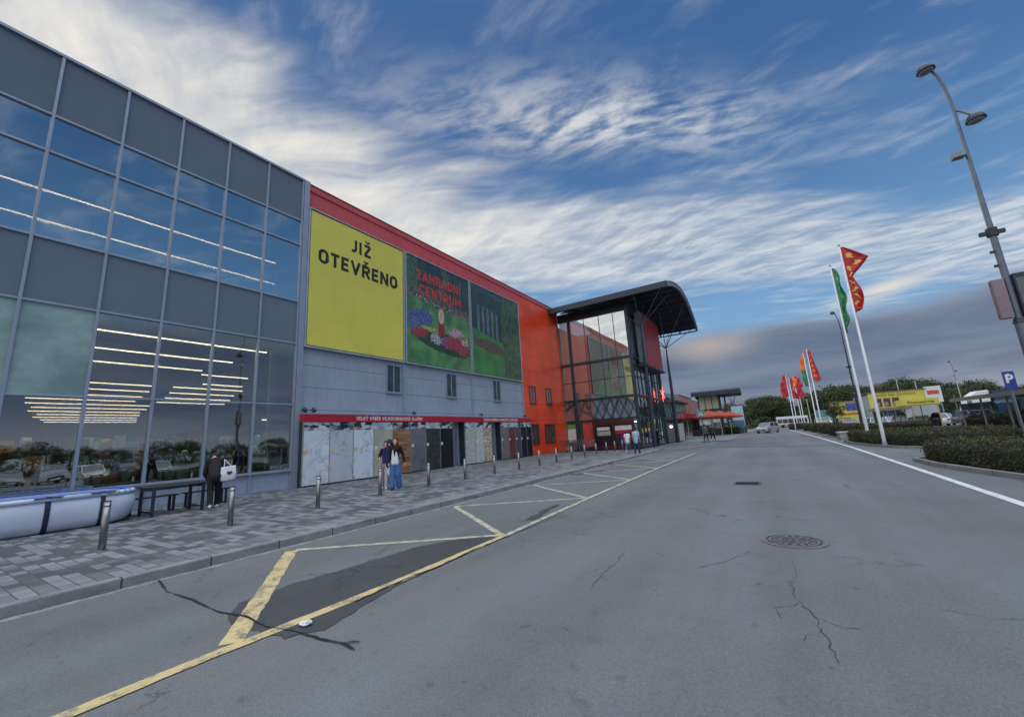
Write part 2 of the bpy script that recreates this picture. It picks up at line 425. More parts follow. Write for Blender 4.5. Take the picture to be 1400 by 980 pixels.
# bold signage capitals drawn as strokes (centre lines in a box of height 1)
def _arc(cx, cy, rx, ry, a0, a1, n=12):
    return [(cx + rx * math.cos(R(a0 + (a1 - a0) * i / n)), cy + ry * math.sin(R(a0 + (a1 - a0) * i / n))) for i in range(n + 1)]
_h = .10
def _bowl(x0, x1, y0, y1):     # right-hand bowl from the stem
    r = (y1 - y0) / 2; return [(x0, y1), (x1 - r, y1)] + _arc(x1 - r, y0 + r, r, r, 90, -90, 10) + [(x0, y0)]
_o = _arc(.34, .66, .24, .24, 0, 180) + _arc(.34, .34, .24, .24, 180, 360) + [(.58, .34), (.58, .66), (.579, .70)]
GLY = {
 'A': (.72, [[(.06, 0), (.38, 1)], [(.34, 1), (.66, 0)], [(.17, .27), (.55, .27)]]), 'B': (.66, [[(.1, 0), (.1, 1)], _bowl(.1, .54, .52, .9), _bowl(.1, .58, .1, .52)]),
 'C': (.66, [_arc(.34, .64, .24, .26, 20, 180) + _arc(.34, .36, .24, .26, 180, 340)]), 'D': (.68, [[(.1, 0), (.1, 1)], [(.1, .9), (.3, .9)] + _arc(.3, .62, .28, .28, 90, 0, 8) + _arc(.3, .38, .28, .28, 0, -90, 8) + [(.1, .1)]]),
 'E': (.58, [[(.1, 0), (.1, 1)], [(.1, .9), (.54, .9)], [(.1, .51), (.5, .51)], [(.1, .1), (.54, .1)]]), 'F': (.56, [[(.1, 0), (.1, 1)], [(.1, .9), (.54, .9)], [(.1, .5), (.48, .5)]]),
 'H': (.70, [[(.1, 0), (.1, 1)], [(.6, 0), (.6, 1)], [(.1, .5), (.6, .5)]]), 'I': (.22, [[(.11, 0), (.11, 1)]]), 'J': (.50, [[(.4, 1), (.4, .32)] + _arc(.20, .30, .20, .20, 0, -120, 8)]),
 'K': (.68, [[(.1, 0), (.1, 1)], [(.12, .42), (.58, 1)], [(.26, .58), (.62, 0)]]), 'L': (.54, [[(.1, 1), (.1, 0)], [(.1, .1), (.52, .1)]]),
 'M': (.84, [[(.1, 0), (.1, 1)], [(.1, .96), (.42, .3)], [(.42, .3), (.74, .96)], [(.74, 0), (.74, 1)]]), 'N': (.72, [[(.1, 0), (.1, 1)], [(.12, .94), (.60, .06)], [(.62, 0), (.62, 1)]]),
 'O': (.68, [_o]), 'P': (.62, [[(.1, 0), (.1, 1)], _bowl(.1, .56, .46, .9)]), 'R': (.66, [[(.1, 0), (.1, 1)], _bowl(.1, .56, .47, .9), [(.32, .47), (.60, 0)]]),
 'S': (.62, [_arc(.31, .68, .21, .22, 25, 270, 12) + _arc(.31, .31, .22, .21, 90, -155, 12)[0:]]), 'T': (.60, [[(.0, .9), (.6, .9)], [(.3, 0), (.3, .9)]]),
 'U': (.68, [[(.1, 1), (.1, .34)] + _arc(.34, .34, .24, .24, 180, 360) + [(.58, 1)]]), 'V': (.70, [[(.06, 1), (.37, 0)], [(.33, 0), (.64, 1)]]), 'Y': (.68, [[(.05, 1), (.34, .42)], [(.34, .42), (.63, 1)], [(.34, .5), (.34, 0)]]),
 'Z': (.60, [[(.05, .9), (.52, .9)], [(.50, .88), (.10, .12)], [(.06, .1), (.56, .1)]]), 'G': (.68, [_arc(.34, .64, .24, .26, 20, 180) + _arc(.34, .36, .24, .26, 180, 350) + [(.58, .46), (.36, .46)]]),
 ' ': (.30, [])}
ACC = {'Ž': 'Zc', 'Ř': 'Rc', 'Ě': 'Ec', 'Š': 'Sc', 'Á': 'Aa', 'Í': 'Ia', 'Ý': 'Ya', 'É': 'Ea', 'Ú': 'Ua', 'Ů': 'Uo'}
def text_mesh(name, s, mat, parent, origin, right, upv, height, width=None, bold=0.02, depth=0.01, align='LEFT', wt=.21):
    o_, r_, u_ = Vector(origin), Vector(right).normalized(), Vector(upv).normalized(); nrm = r_.cross(u_)
    if not all((c in GLY or c in ACC) for c in s): return text_font(name, s, mat, parent, origin, right, upv, height, width, depth)
    L, x = [], 0.0
    for c in s:
        acc = ''
        if c in ACC: c, acc = ACC[c]
        w_, st = GLY[c]
        for k in st: L.append(([(x + a_, b_) for a_, b_ in k], wt))
        m_ = x + w_ / 2
        if acc == 'c': L.append(([(m_ - .17, 1.30), (m_, 1.13), (m_ + .17, 1.30)], wt * .62))
        if acc == 'a': L.append(([(m_ - .05, 1.10), (m_ + .10, 1.33)], wt * .75))
        if acc == 'o': L.append((_arc(m_, 1.2, .09, .09, 0, 360), wt * .4))
        x += w_ + .13
    x -= .13; sy = height; sx = (width / x) if width else height; m = MB(); d = 0
    for line, t_ in L:
        P2 = [Vector((a_ * sx, b_ * sy)) for a_, b_ in line]; n = len(P2); l_, r2 = [], []
        for i, p in enumerate(P2):
            ta = (P2[i] - P2[i - 1]).normalized() if i else None; tb = (P2[i + 1] - P2[i]).normalized() if i < n - 1 else None
            tt = (ta + tb).normalized() if ta and tb else (ta or tb); nn = Vector((-tt.y, tt.x)); kk = 1 / max(.55, (abs(nn.dot(Vector((-(tb or ta).y, (tb or ta).x))))))
            hw = t_ * sy / 2 * kk; l_.append(p + nn * hw); r2.append(p - nn * hw)
        dd = depth + (d % 24) * .00035; d += 1
        vs = [o_ + r_ * q.x + u_ * q.y + nrm * dd for q in l_ + r2]
        m.add(vs, [(n + i, n + i + 1, i + 1, i) for i in range(n - 1)])
    return m.build(name, mat, parent, fix=False)

def sheet(name, pts, z, mat, label=None, kind='structure'):
    m = MB(); m.add([(x, y, z) for x, y in pts], [tuple(range(len(pts)))])
    o = m.build(name, mat, fix=False)
    if o.data.polygons[0].normal.z < 0: o.data.flip_normals()
    return tag(o, label, kind=kind)

def strip_pts(line, w, jit=0.0, seed=1, sub=0.12):
    """closed strip along a polyline, edges a little uneven"""
    rnd = random.Random(seed); L = []
    for (a, b) in zip(line[:-1], line[1:]):
        a, b = Vector(a), Vector(b); n = max(1, int((b - a).length / sub)) if jit else 1
        for i in range(n): L.append(a.lerp(b, i / n))
    L.append(Vector(line[-1])); l, r = [], []
    for i, p in enumerate(L):
        t = (L[min(i + 1, len(L) - 1)] - L[max(i - 1, 0)]).normalized(); nn = Vector((-t.y, t.x))
        ww = w if not callable(w) else w(i / max(1, len(L) - 1))
        l.append(p + nn * (ww / 2 + rnd.uniform(-jit, jit))); r.append(p - nn * (ww / 2 + rnd.uniform(-jit, jit)))
    return l, r
def strip_mesh(m, line, w, z, jit=0.0, seed=1, sub=0.12):
    l, r = strip_pts(line, w, jit, seed, sub); n = len(l)
    vs = [(p.x, p.y, z) for p in l] + [(p.x, p.y, z) for p in r]
    m.add(vs, [(n + i, n + i + 1, i + 1, i) for i in range(n - 1)])

# common materials
STEEL = M('steel', (128, 132, 138), 0.38, 0.85, 0.1, 6)
ALU = M('aluminium_profile', (146, 158, 176), 0.42, 0.35, 0.06, 2)
DARKM = M('dark_painted_steel', (48, 58, 70), 0.45, 0.3, 0.1, 3)
BLACK = M('black_plastic', (16, 17, 20), 0.5)
RUBBER = M('rubber', (18, 18, 19), 0.8)
WHITE = M('white_paint', (205, 208, 212), 0.45, 0, 0.05)
WHITEPOLE = M('white_pole_paint', (196, 202, 210), 0.35, 0, 0.06)
CONC = M('concrete_grey', (118, 120, 122), 0.85, 0, 0.18, 4, 0.4)
# ================================================================== SETTING
sheet('ground', [(-400, -300), (600, -300), (600, 900), (-400, 900)], -0.03, M('dry_grass_ground', (62, 68, 48), 0.9, 0, 0.3, 0.3, 0.5, 5))
sheet('road', [(-7.40, -40), (3.9, -40), (90, -40), (90, 150), (-30, 150), (-30, 33.5), (-7.4, 33.5)], 0.0, ASPH)
# paved walkway with kerb
pv = MB().box(-30, -7.55, -14, 34.0, -0.02, 0.130); tag(pv.build('pavement', PAVER), kind='structure')
def kerb_mat():
    m, nt, bs = new_mat('kerb_concrete')
    t = nt.nodes.new('ShaderNodeTexCoord'); sp = nt.nodes.new('ShaderNodeSeparateXYZ'); nt.links.new(t.outputs['Object'], sp.inputs[0])
    j = ((V(nt, sp.outputs[1]) + 50.0)._m('FRACT') - 0.5).abs().sm(0.488, 0.496)
    f = nz(nt, t.outputs['Object'], 2.0, 6, 0.7); g = nz(nt, t.outputs['Object'], 60.0, 4, 0.7)
    st = nz(nt, comb(nt, V(nt, sp.outputs[1]) * 0.9, V(nt, sp.outputs[2]) * 5.0), 1.0, 5, 0.6)
    c = mixc(nt, (f * 0.5 + g * 0.5).sm(0.35, 0.65), (0.15, 0.155, 0.165), (0.27, 0.275, 0.285))
    c = mixc(nt, st.sm(0.5, 0.66) * 0.6, c, (0.09, 0.095, 0.1)); c = mixc(nt, j, c, (0.03, 0.03, 0.03))
    nt.links.new(c, bs.inputs['Base Color']); bs.inputs['Roughness'].default_value = 0.85
    b = nt.nodes.new('ShaderNodeBump'); b.inputs['Strength'].default_value = 0.6; b.inputs['Distance'].default_value = 0.01
    nt.links.new((g - j * 2.0).k, b.inputs['Height']); nt.links.new(b.outputs[0], bs.inputs['Normal'])
    return m
KERB = kerb_mat()
k = MB().box(-7.55, -7.40, -14, 30.0, -0.02, 0.134)
k.add([(-7.55, 30, -.02), (-7.4, 30, -.02), (-7.4, 30, .134), (-7.55, 30, .134), (-7.55, 34, -.02), (-7.4, 34, -.02), (-7.4, 34, .02), (-7.55, 34, .02)],
      [(0, 1, 2, 3), (4, 7, 6, 5), (3, 2, 6, 7), (1, 5, 6, 2), (0, 3, 7, 4)])
tag(k.build('kerb', KERB, bevel=0.018), kind='structure')
# pale dust line in the gutter
m = MB(); strip_mesh(m, [(-7.33, -10), (-7.33, 30)], 0.10, 0.004, 0.035, 4, 0.15)
tag(m.build('gutter_dust', M('gutter_dust', (128, 134, 138), 0.9, 0, 0.25, 8, 0.4), fix=False), kind='structure')
# plaza in front of the entrance: worn asphalt running level into the road
sheet('plaza', [(-17, 34.0), (-7.55, 34.0), (-6.0, 34.8), (-4.7, 38), (-4.6, 60), (-4.3, 90), (-4.0, 140), (-30, 140), (-30, 47), (-17, 47)], 0.016, ASPH_P)
sheet('loading_bay', [(-7.38, -14), (-4.2, -14), (-4.2, 12), (-4.4, 28.3), (-5.3, 31), (-7.38, 31)], 0.003, ASPH_L)
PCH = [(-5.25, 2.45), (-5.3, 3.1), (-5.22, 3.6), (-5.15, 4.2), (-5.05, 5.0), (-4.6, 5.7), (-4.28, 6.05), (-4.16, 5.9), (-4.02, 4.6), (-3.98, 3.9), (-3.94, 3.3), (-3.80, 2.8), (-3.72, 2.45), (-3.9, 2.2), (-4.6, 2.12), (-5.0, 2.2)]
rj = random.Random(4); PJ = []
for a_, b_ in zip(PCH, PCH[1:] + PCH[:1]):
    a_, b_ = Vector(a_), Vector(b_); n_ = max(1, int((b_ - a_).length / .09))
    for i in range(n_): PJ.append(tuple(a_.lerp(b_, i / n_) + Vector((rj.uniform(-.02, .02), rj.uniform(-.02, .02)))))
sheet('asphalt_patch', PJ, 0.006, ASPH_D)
m = MB()
for ln, wd in (([(-4.35, 7.2), (-4.5, 8.3), (-4.6, 9.0)], .16), ([(-4.6, 17.4), (-4.4, 18.2), (-4.35, 19.0)], .25), ([(-7.2, 15.6), (-6.8, 16.6), (-6.5, 17.4)], .5), ([(-7.3, 20.3), (-7.0, 21.4)], .3), ([(-6.6, 22.8), (-5.9, 24.5)], .25)):
    strip_mesh(m, ln, wd, 0.0065, 0.05, 5, 0.2)
tag(m.build('asphalt_repair', ASPH_D, fix=False), kind='structure')
# tar seam, joints across the carriageway, cracks
TAR = M('tar_seal', (22, 26, 32), 0.55, 0, 0.2, 20)
m = MB()
strip_mesh(m, [(-7.32, 2.36), (-6.6, 2.22), (-5.9, 2.24), (-5.2, 2.2), (-4.77, 2.27), (-4.3, 2.24), (-3.95, 2.31), (-3.58, 2.32), (-3.30, 2.36), (-3.12, 2.33)], lambda t: 0.020 + .008 * math.sin(t * 23), 0.0125, 0.006, 2, 0.06)
strip_mesh(m, [(-4.02, 3.0), (-4.04, 3.7), (-4.0, 4.3), (-4.05, 5.0), (-4.03, 5.9), (-3.99, 7.0), (-4.05, 8.2)], lambda t: 0.028 * (1 - t * .6), 0.0125, 0.012, 3, 0.07)
strip_mesh(m, [(-3.3, 2.36), (-3.26, 2.42), (-3.2, 2.44)], 0.02, 0.0126, 0.005, 9, 0.05)
tag(m.build('tar_seam', TAR, fix=False), kind='structure')
m = MB()
strip_mesh(m, [(-4.6, 35.2), (-0.6, 33.9), (3.7, 32.3)], 0.35, 0.0045, 0.03, 4, 0.3)
strip_mesh(m, [(-4.5, 54.6), (-0.8, 54.1), (3.6, 53.4)], 0.5, 0.0045, 0.04, 6, 0.3)
tag(m.build('road_joint', M('road_joint_tar', (48, 54, 62), 0.8, 0, 0.2, 6), fix=False), kind='structure')
m = MB()
def crack(line, w, seed):
    rnd = random.Random(seed); pts = []
    for a, b in zip(line[:-1], line[1:]):
        a, b = Vector(a), Vector(b); n = max(2, int((b - a).length / 0.07))
        for i in range(n): pts.append(a.lerp(b, i / n) + Vector((rnd.uniform(-.022, .022), rnd.uniform(-.022, .022))))
    pts.append(Vector(line[-1]))
    strip_mesh(m, pts, lambda t: w * (0.35 + 0.65 * abs(math.sin(t * 9 + seed))), 0.0045, w * 0.25, seed, 0.05)
crack([(-1.96, 5.75), (-1.93, 5.2), (-1.95, 4.8), (-1.90, 4.35)], 0.007, 3)
crack([(-1.0, 5.38), (-0.78, 5.7), (-0.69, 5.84), (-0.49, 6.3)], 0.007, 5)
crack([(-0.10, 5.2), (-0.07, 4.86), (0.02, 4.47), (0.09, 4.05), (0.12, 3.7)], 0.009, 7)
crack([(4.35, 14.0), (5.0, 12.4), (5.2, 10.6), (5.6, 9.0)], 0.02, 10)
for ln, w_, sd_ in (([(-1.94, 5.1), (-2.12, 4.8), (-2.15, 4.5)], .006, 21), ([(-1.95, 4.8), (-1.78, 4.55)], .005, 22), ([(-.78, 5.7), (-.72, 5.4)], .005, 23), ([(-.69, 5.84), (-.9, 6.1)], .005, 24), ([(-.05, 4.7), (-.22, 4.5), (-.2, 4.3)], .007, 25), ([(.02, 4.45), (.2, 4.3), (.33, 4.32)], .007, 26), ([(.06, 4.2), (-.06, 3.95)], .006, 27), ([(-.1, 5.2), (-.02, 5.6), (-.08, 6.1)], .005, 28), ([(.9, 5.0), (1.2, 4.9), (1.5, 5.05), (1.9, 4.95)], .006, 29)):
    crack(ln, w_ * .8, sd_)
tag(m.build('road_crack', M('crack_dark', (50, 54, 60), .8), fix=False), kind='structure')
# painted markings
YEL = paint_mat('yellow_road_paint', (200, 182, 132), 0.53)
YPALE = paint_mat('faded_road_paint', (188, 184, 162), 0.515)
WPA = paint_mat('white_road_paint', (206, 210, 214), 0.56)
m = MB()
strip_mesh(m, [(-4.22, -14), (-4.17, 1.5), (-4.08, 3.5), (-4.10, 6.05)], 0.13, 0.0095, 0.007, 11, 0.1)
strip_mesh(m, [(-6.98, 3.98), (-4.24, 1.92)], 0.19, 0.0090, 0.010, 12, 0.1)
tag(m.build('yellow_marking', YEL, fix=False), kind='structure')
m = MB()
strip_mesh(m, [(-4.10, 6.05), (-4.24, 10.0), (-4.33, 14), (-4.42, 18.2), (-4.45, 22), (-4.46, 28.3)], 0.11, 0.0095, 0.006, 13, 0.15)
zz = [(-6.98, 4.05), (-4.18, 6.0), (-7.1, 8.2), (-4.3, 10.05), (-7.12, 12.3), (-4.32, 14.0), (-7.0, 16.25), (-4.42, 18.15), (-7.05, 20.4), (-4.5, 22.4), (-7.0, 24.6), (-4.5, 26.6)]
for i in range(len(zz) - 1):
    strip_mesh(m, [zz[i], zz[i + 1]], 0.12, 0.0085 + 0.0005 * (i % 2), 0.008, 20 + i, 0.15)
strip_mesh(m, [(-4.5, 28.3), (-6.0, 29.3)], 0.1, 0.0085, 0.006, 41, 0.15)
tag(m.build('faded_hatching', YPALE, fix=False), kind='structure')
m = MB()
strip_mesh(m, [(3.25, -14), (3.29, 4), (3.31, 10.6), (3.36, 17), (3.42, 30), (3.28, 45), (3.0, 65), (2.4, 95)], 0.16, 0.008, 0.006, 50, 0.3)
tag(m.build('white_edge_line', WPA, fix=False), kind='structure')

# manhole cover and square drain grate set into the road
def ring(m, c, r0, r1, z0, z1, n=40):
    vs = []
    for r, z in ((r0, z0), (r0, z1), (r1, z1), (r1, z0)):
        vs += [(c[0] + math.cos(2 * math.pi * i / n) * r, c[1] + math.sin(2 * math.pi * i / n) * r, z) for i in range(n)]
    fs = [(j * n + i, j * n + (i + 1) % n, ((j + 1) % 4) * n + (i + 1) % n, ((j + 1) % 4) * n + i) for j in range(4) for i in range(n)]
    m.add(vs, fs)
mh = thing('manhole_cover', 'round cast iron manhole cover with ring pattern set in the grey road', 'manhole cover', (-0.02, 6.98, 0.0))
CAST = M('cast_iron', (74, 74, 78), 0.55, 0.5, 0.25, 12, 0.4)
m = MB(); ring(m, (0, 0), 0.33, 0.39, -0.01, 0.012); m.build('rim', M('cast_iron_rim', (112, 110, 112), 0.6, 0.4, 0.25, 12, 0.4), mh)
m = MB(); m.cyl((0, 0, -0.01), (0, 0, 0.006), 0.315, 0.315, 36); m.build('lid', CAST, mh); m = MB()
ring(m, (0, 0), 0.27, 0.295, 0.005, 0.013); ring(m, (0, 0), 0.15, 0.17, 0.005, 0.013)
for i in range(16):
    a = i * math.pi / 8
    m.box(0.19, 0.255, -0.018, 0.018, 0.005, 0.014, a, (0, 0))
for i in range(6): m.box(0.03, 0.13, -0.012, 0.012, 0.005, 0.013, i * math.pi / 3, (0, 0))
m.build('lid_pattern', MC['cast_iron_rim'], mh)
dg_ = thing('drain_grate', 'small square iron drain grate in the road beyond the manhole cover', 'drain', (-0.87, 13.2, 0.0))
m = MB().box(-.32, .32, -.3, .3, -0.01, 0.009); m.build('frame', CAST, dg_)
m = MB()
for i in range(9): m.box(-.27, .27, -.26 + i * .06, -.235 + i * .06, 0.009, 0.016)
m.build('grate', M('grate_dark', (40, 46, 54), 0.6, 0.4), dg_)

# ================================================================== RETAIL BUILDING
FX = -17.0
bld = thing('retail_building', 'long retail hall with glazed corner, grey cladding, red parapet and orange wall', 'building', (0, 0, 0))
GREYW = cladding_mat('grey_metal_cladding', (150, 162, 180), 1.0, 2, 0.35, 0.5, 0.1)
REDP = cladding_mat('red_parapet_cladding', (190, 76, 80), 20.0, 2, 0, 0.45, 0.0)
ORANGEW = cladding_mat('orange_red_cladding', (226, 72, 36), 1.4, 2, 0.2, 0.38, 0.0, 0.5, (0.78, 1.08))
SPAN = cladding_mat('spandrel_panel', (104, 116, 128), 30.0, 2, 0, 0.16, 0.1, 0.15, (0.97, 1.03))
PLINTH = M('plinth_panel', (142, 156, 178), 0.5, 0.1, 0.06)
GLASS = glass_mat('curtain_wall_glass', (0.62, 0.63, 0.60), 0.24)
GLASSU = glass_mat('curtain_wall_glass_blue', (0.50, 0.47, 0.42), 0.44, (0.84, 0.94, 1.0))
FROST = None
def frost():
    m, nt, bs = new_mat('frosted_foil_glass')
    t = nt.nodes.new('ShaderNodeTexCoord'); sp = nt.nodes.new('ShaderNodeSeparateXYZ'); nt.links.new(t.outputs['Object'], sp.inputs[0])
    f = nz(nt, comb(nt, V(nt, sp.outputs[1]) * 0.8, V(nt, sp.outputs[2]) * 0.9), 1.0, 4)
    c = mixc(nt, f.sm(0.3, 0.7), lin((112, 140, 140)), lin((150, 176, 172)))
    nt.links.new(c, bs.inputs['Base Color']); bs.inputs['Roughness'].default_value = 0.12; bs.inputs['Specular IOR Level'].default_value = 0.9
    return m
FROST = frost()
P_ = 1.552; M0 = 1.72
cols = [M0 + P_ * k for k in range(-5, 6)]           # mullion positions, last one at 9.48
rowz = [14.15, 12.05, 10.84, 8.12, 6.20, 3.55, 0.88]
# body
B('roof', M('roof_membrane', (90, 94, 98), 0.8), bld, (-70, FX - 0.10, -6.1, 9.6, 13.9, 14.05), (-70, FX - .3, 9.6, 36.3, 13.6, 13.8))
B('end_wall', GREYW, bld, (-70, FX - 0.05, -6.35, -6.1, 0.13, 14.1))
B('back_wall', GREYW, bld, (-70.2, -70, -6.35, 36.3, 0.1, 14.1))
B('parapet_coping', ALU, bld, (FX - 0.25, FX + 0.09, -6.2, 9.56, 14.13, 14.22))
for k in range(len(cols)):
    y = cols[k]
    B('mullion', ALU, bld, (FX - 0.05, FX + 0.075, y - 0.035, y + 0.035, 0.16, 14.12), bevel=0.006)
B('end_mullion', ALU, bld, (FX - 0.2, FX + 0.11, 9.53, 9.78, 0.13, 14.2), bevel=0.01)
for z in rowz[1:]:
    B('transom', ALU, bld, (FX - 0.05, FX + 0.055, cols[0], 9.5, z - 0.032, z + 0.032), bevel=0.005)
for i in range(len(cols) - 1):
    y0, y1 = cols[i] + 0.03, cols[i + 1] - 0.03
    for r in range(6):
        z1, z0 = rowz[r] - 0.03, rowz[r + 1] + 0.03
        if r in (0, 3):
            B('spandrel_panel', SPAN, bld, (FX - 0.06, FX - 0.0, y0, y1, z0, z1))
        elif r == 4 and y1 < 3.4:
            B('frosted_pane', FROST, bld, (FX - 0.03, FX - 0.01, y0, y1, z0, z1))
        else:
            B('glass_pane', GLASSU if r in (1, 2) else GLASS, bld, (FX - 0.03, FX - 0.02, y0, y1, z0, z1))
B('plinth', PLINTH, bld, (FX - 0.3, FX - 0.01, -6.1, 9.53, 0.2, 0.85))
B('plinth_trim', ALU, bld, (FX - 0.02, FX + 0.08, -6.1, 9.53, 0.13, 0.21), (FX - 0.02, FX + 0.10, -6.1, 9.53, 0.83, 0.875))
# interior of the glazed hall
INW = M('interior_wall', (92, 96, 100), 0.8); INF = M('interior_floor', (70, 66, 60), 0.3)
CEIL = M('interior_ceiling', (40, 42, 48), 0.9)
B('interior_floor', INF, bld, (-69, FX - 0.3, -6.1, 36.2, 0.12, 0.18))
B('floor_slab', CEIL, bld, (-69, FX - 0.12, -6.1, 36.2, 6.05, 8.0))
B('upper_ceiling', CEIL, bld, (-69, FX - 0.12, -6.1, 36.2, 11.6, 13.5))
B('inner_wall', M('interior_wall_dark', (46, 50, 56), 0.8), bld, (-64.5, -64.2, -6, 36, 0.2, 6.0), (-34.5, -34.2, -6, 36, 8.0, 11.6), (-64, FX - .5, 16.4, 16.6, 0.2, 6.0), (-64, FX - .5, 12.3, 12.5, 8, 11.6))
CURT = M('pale_blue_blind', (150, 184, 192), 0.7, 0, 0.1, 1)
B('window_blind', CURT, bld, (FX - 0.22, FX - 0.18, 8.55, 9.44, 0.9, 6.0)); B('window_blind', CURT, bld, (FX - 0.22, FX - 0.18, 8.55, 9.44, 8.15, 12.0))
STRIPL = emis('strip_light_tube', (1.0, 0.82, 0.58), 9.0)
def strip_light(x, y0, y1, z, label):
    t = thing('strip_light', label, 'ceiling light', (x, (y0 + y1) / 2, z), 0, 'strip lights under the ceilings of the glazed hall')
    h = (y1 - y0) / 2
    B('housing', M('light_housing', (180, 182, 184), 0.5), t, (-.03, .03, -h, h, 0.03, 0.10))
    B('tube', STRIPL, t, (-.02, .02, -h + .02, h - .02, 0.0, 0.03))
    if x > -29:      # the lamp's own light
        ld = bpy.data.lights.new('strip_lamp', 'AREA'); ld.shape = 'RECTANGLE'; ld.size = .028; ld.size_y = 2 * h - .04; ld.energy = 34 * h; ld.color = (1, .84, .64)
        lo_ = bpy.data.objects.new('strip_lamp', ld); COL.objects.link(lo_); lo_.parent = t; lo_.location = (0, 0, -.004)
lu = 'long lit strip light behind the upper floor glass'
strip_light(-19.4, -5.5, 9.9, 10.7, lu + ', higher of the two'); strip_light(-22.0, -5.5, 11.0, 10.7, lu + ', lower of the two')
segs = [(-18.2, -5, 8.9), (-21.2, -5, 8.85), (-24.1, -5, 8.7), (-25.3, 9.1, 11.4), (-28.6, 10.4, 12.6), (-30.7, 4.0, 8.7), (-30.6, 9.6, 13.5), (-33.4, 4.2, 9.3), (-33.4, 10.3, 14.2), (-36.4, 4.6, 9.8), (-36.4, 11.0, 15.2),
        (-39.3, 4.9, 10.2), (-39.3, 11.4, 16.0), (-42.3, 5.3, 12.0), (-45.4, 6.0, 12.6), (-48.5, 6.3, 13.0), (-51.5, 7.2, 13.8), (-54.5, 7.4, 14.4), (-57.5, 8.3, 15.2), (-60.5, 9.0, 16.0)]
OR_ = ['first', 'second', 'third', 'fourth', 'fifth', 'sixth', 'seventh', 'eighth', 'ninth', 'tenth', 'eleventh', 'twelfth', 'thirteenth', 'fourteenth', 'fifteenth']
for i, (x, a_, b_) in enumerate(segs):
    if i < 3: lb = 'long lit strip light behind the ground floor glass, %s line from the top' % ('first', 'second', 'third')[i]
    else: lb = 'lit strip light deep in the ground floor hall, %s row back%s' % (OR_[int(round((-x - 18.2) / 3.0))], (', right part' if a_ > 9 and x > -40 else (', left part' if x > -40 else '')))
    strip_light(x, a_, b_, 5.9, lb)
# goods shown behind the ground floor glass
rnd = random.Random(5)
gcols = [(96, 150, 156), (130, 180, 184), (70, 84, 90), (190, 206, 204), (60, 120, 130), (140, 84, 62), (190, 150, 84), (80, 84, 92), (150, 196, 200), (44, 54, 58)]
gm = [M('goods_%d' % i, c, 0.5, 0, 0.25, 4) for i, c in enumerate(gcols)]
SHELF = M('shelf_metal', (60, 70, 76), 0.5, 0.4)
for row, (x, zt) in enumerate(((-18.6, 1.9), (-21.5, 2.5), (-25.5, 2.7))):
    for k in range(6):
        y0 = -1.2 + k * 2.3 + row * 0.5
        if y0 > 11: continue
        t = thing('display_rack', 'goods rack in the %s row behind the ground floor glass, %s from the left' % (('front', 'middle', 'rear')[row], ('first', 'second', 'third', 'fourth', 'fifth', 'sixth')[k]), 'shelf', (x, y0, 0.18), 0, 'display racks behind the ground floor glass')
        m = MB()
        for yy in (0, 1.9):
            for xx in (-.35, .35): m.box(xx - .02, xx + .02, yy - .02, yy + .02, 0, zt)
        nl = 3 if zt < 2.2 else 4
        for l in range(nl): m.box(-.37, .37, 0, 1.9, l * zt / nl + .05, l * zt / nl + .08)
        m.build('rack_frame', SHELF, t)
        for l in range(nl):
            m = MB(); y = 0.08
            while y < 1.7:
                wd = rnd.uniform(.14, .42); hh = rnd.uniform(.2, zt / nl - .12); m.mi = rnd.randrange(10)
                if rnd.random() < .5: m.box(-.32, rnd.uniform(.1, .33), y, y + wd, l * zt / nl + .08, l * zt / nl + .08 + hh)
                else:
                    zz0 = l * zt / nl + .08
                    m.cyl((.1, y + wd / 2, zz0), (.1, y + wd / 2, zz0 + hh * .7), wd * .2, wd * .45, 10); m.ball((.1, y + wd / 2, zz0 + hh * .75), wd * .38, 8, (1, 1, .7))
                y += wd + rnd.uniform(.02, .12)
            m.build('goods', gm, t)
# advertising lights deep inside
strip_light(-21.0, 10.2, 11.3, 3.2, 'short bright lamp low behind the glass near the right end'); 

# --- clad part between glass and entrance
Y0, Y1, Y2 = 9.78, 28.62, 36.35
B('clad_wall', GREYW, bld, (FX - 0.30, FX - 0.10, Y0, Y1, 0.13, 12.9))
B('red_parapet', REDP, bld, (FX - 0.32, FX - 0.02, Y0, Y1, 12.98, 13.80))
B('parapet_step', REDP, bld, (FX - 0.34, FX + 0.03, Y0, Y2, 13.80, 14.10))
B('red_coping', M('dark_red_coping', (96, 34, 40), 0.5), bld, (FX - 0.36, FX + 0.05, Y0, Y2, 14.10, 14.16))
B('orange_wall', ORANGEW, bld, (FX - 0.30, FX - 0.03, Y1, Y2, 0.13, 13.80))
for y in (15.72, 21.85, 28.58): B('downpipe_strip', ALU, bld, (FX - 0.1, FX - 0.02, y - 0.09, y + 0.09, 0.14, 6.0))
def window(y0, y1, z0, z1, xw, frame_m, name='window', sash=2):
    w_ = MB(); t = 0.07
    w_.box(xw - .02, xw + .06, y0 - t, y1 + t, z1, z1 + t).box(xw - .02, xw + .06, y0 - t, y1 + t, z0 - t, z0)
    w_.box(xw - .02, xw + .059, y0 - t, y0, z0, z1).box(xw - .02, xw + .059, y1, y1 + t, z0, z1)
    f = w_.build(name, frame_m, bld)
    s_ = MB()
    for i in range(1, sash): yy = y0 + (y1 - y0) * i / sash; s_.box(xw + .005, xw + .04, yy - .03, yy + .03, z0, z1)
    if sash: s_.build('glazing_bar', frame_m, f)
    B('pane', WINDG, f, (xw + .0, xw + .012, y0, y1, z0, z1))
    B('sill', ALU if frame_m is ALU else frame_m, f, (xw - .02, xw + .10, y0 - .1, y1 + .1, z0 - t - .03, z0 - t))
WINDG = M('dark_window_glass', (52, 66, 78), 0.08, 0.0, 0.25, 2, spec=1.0)
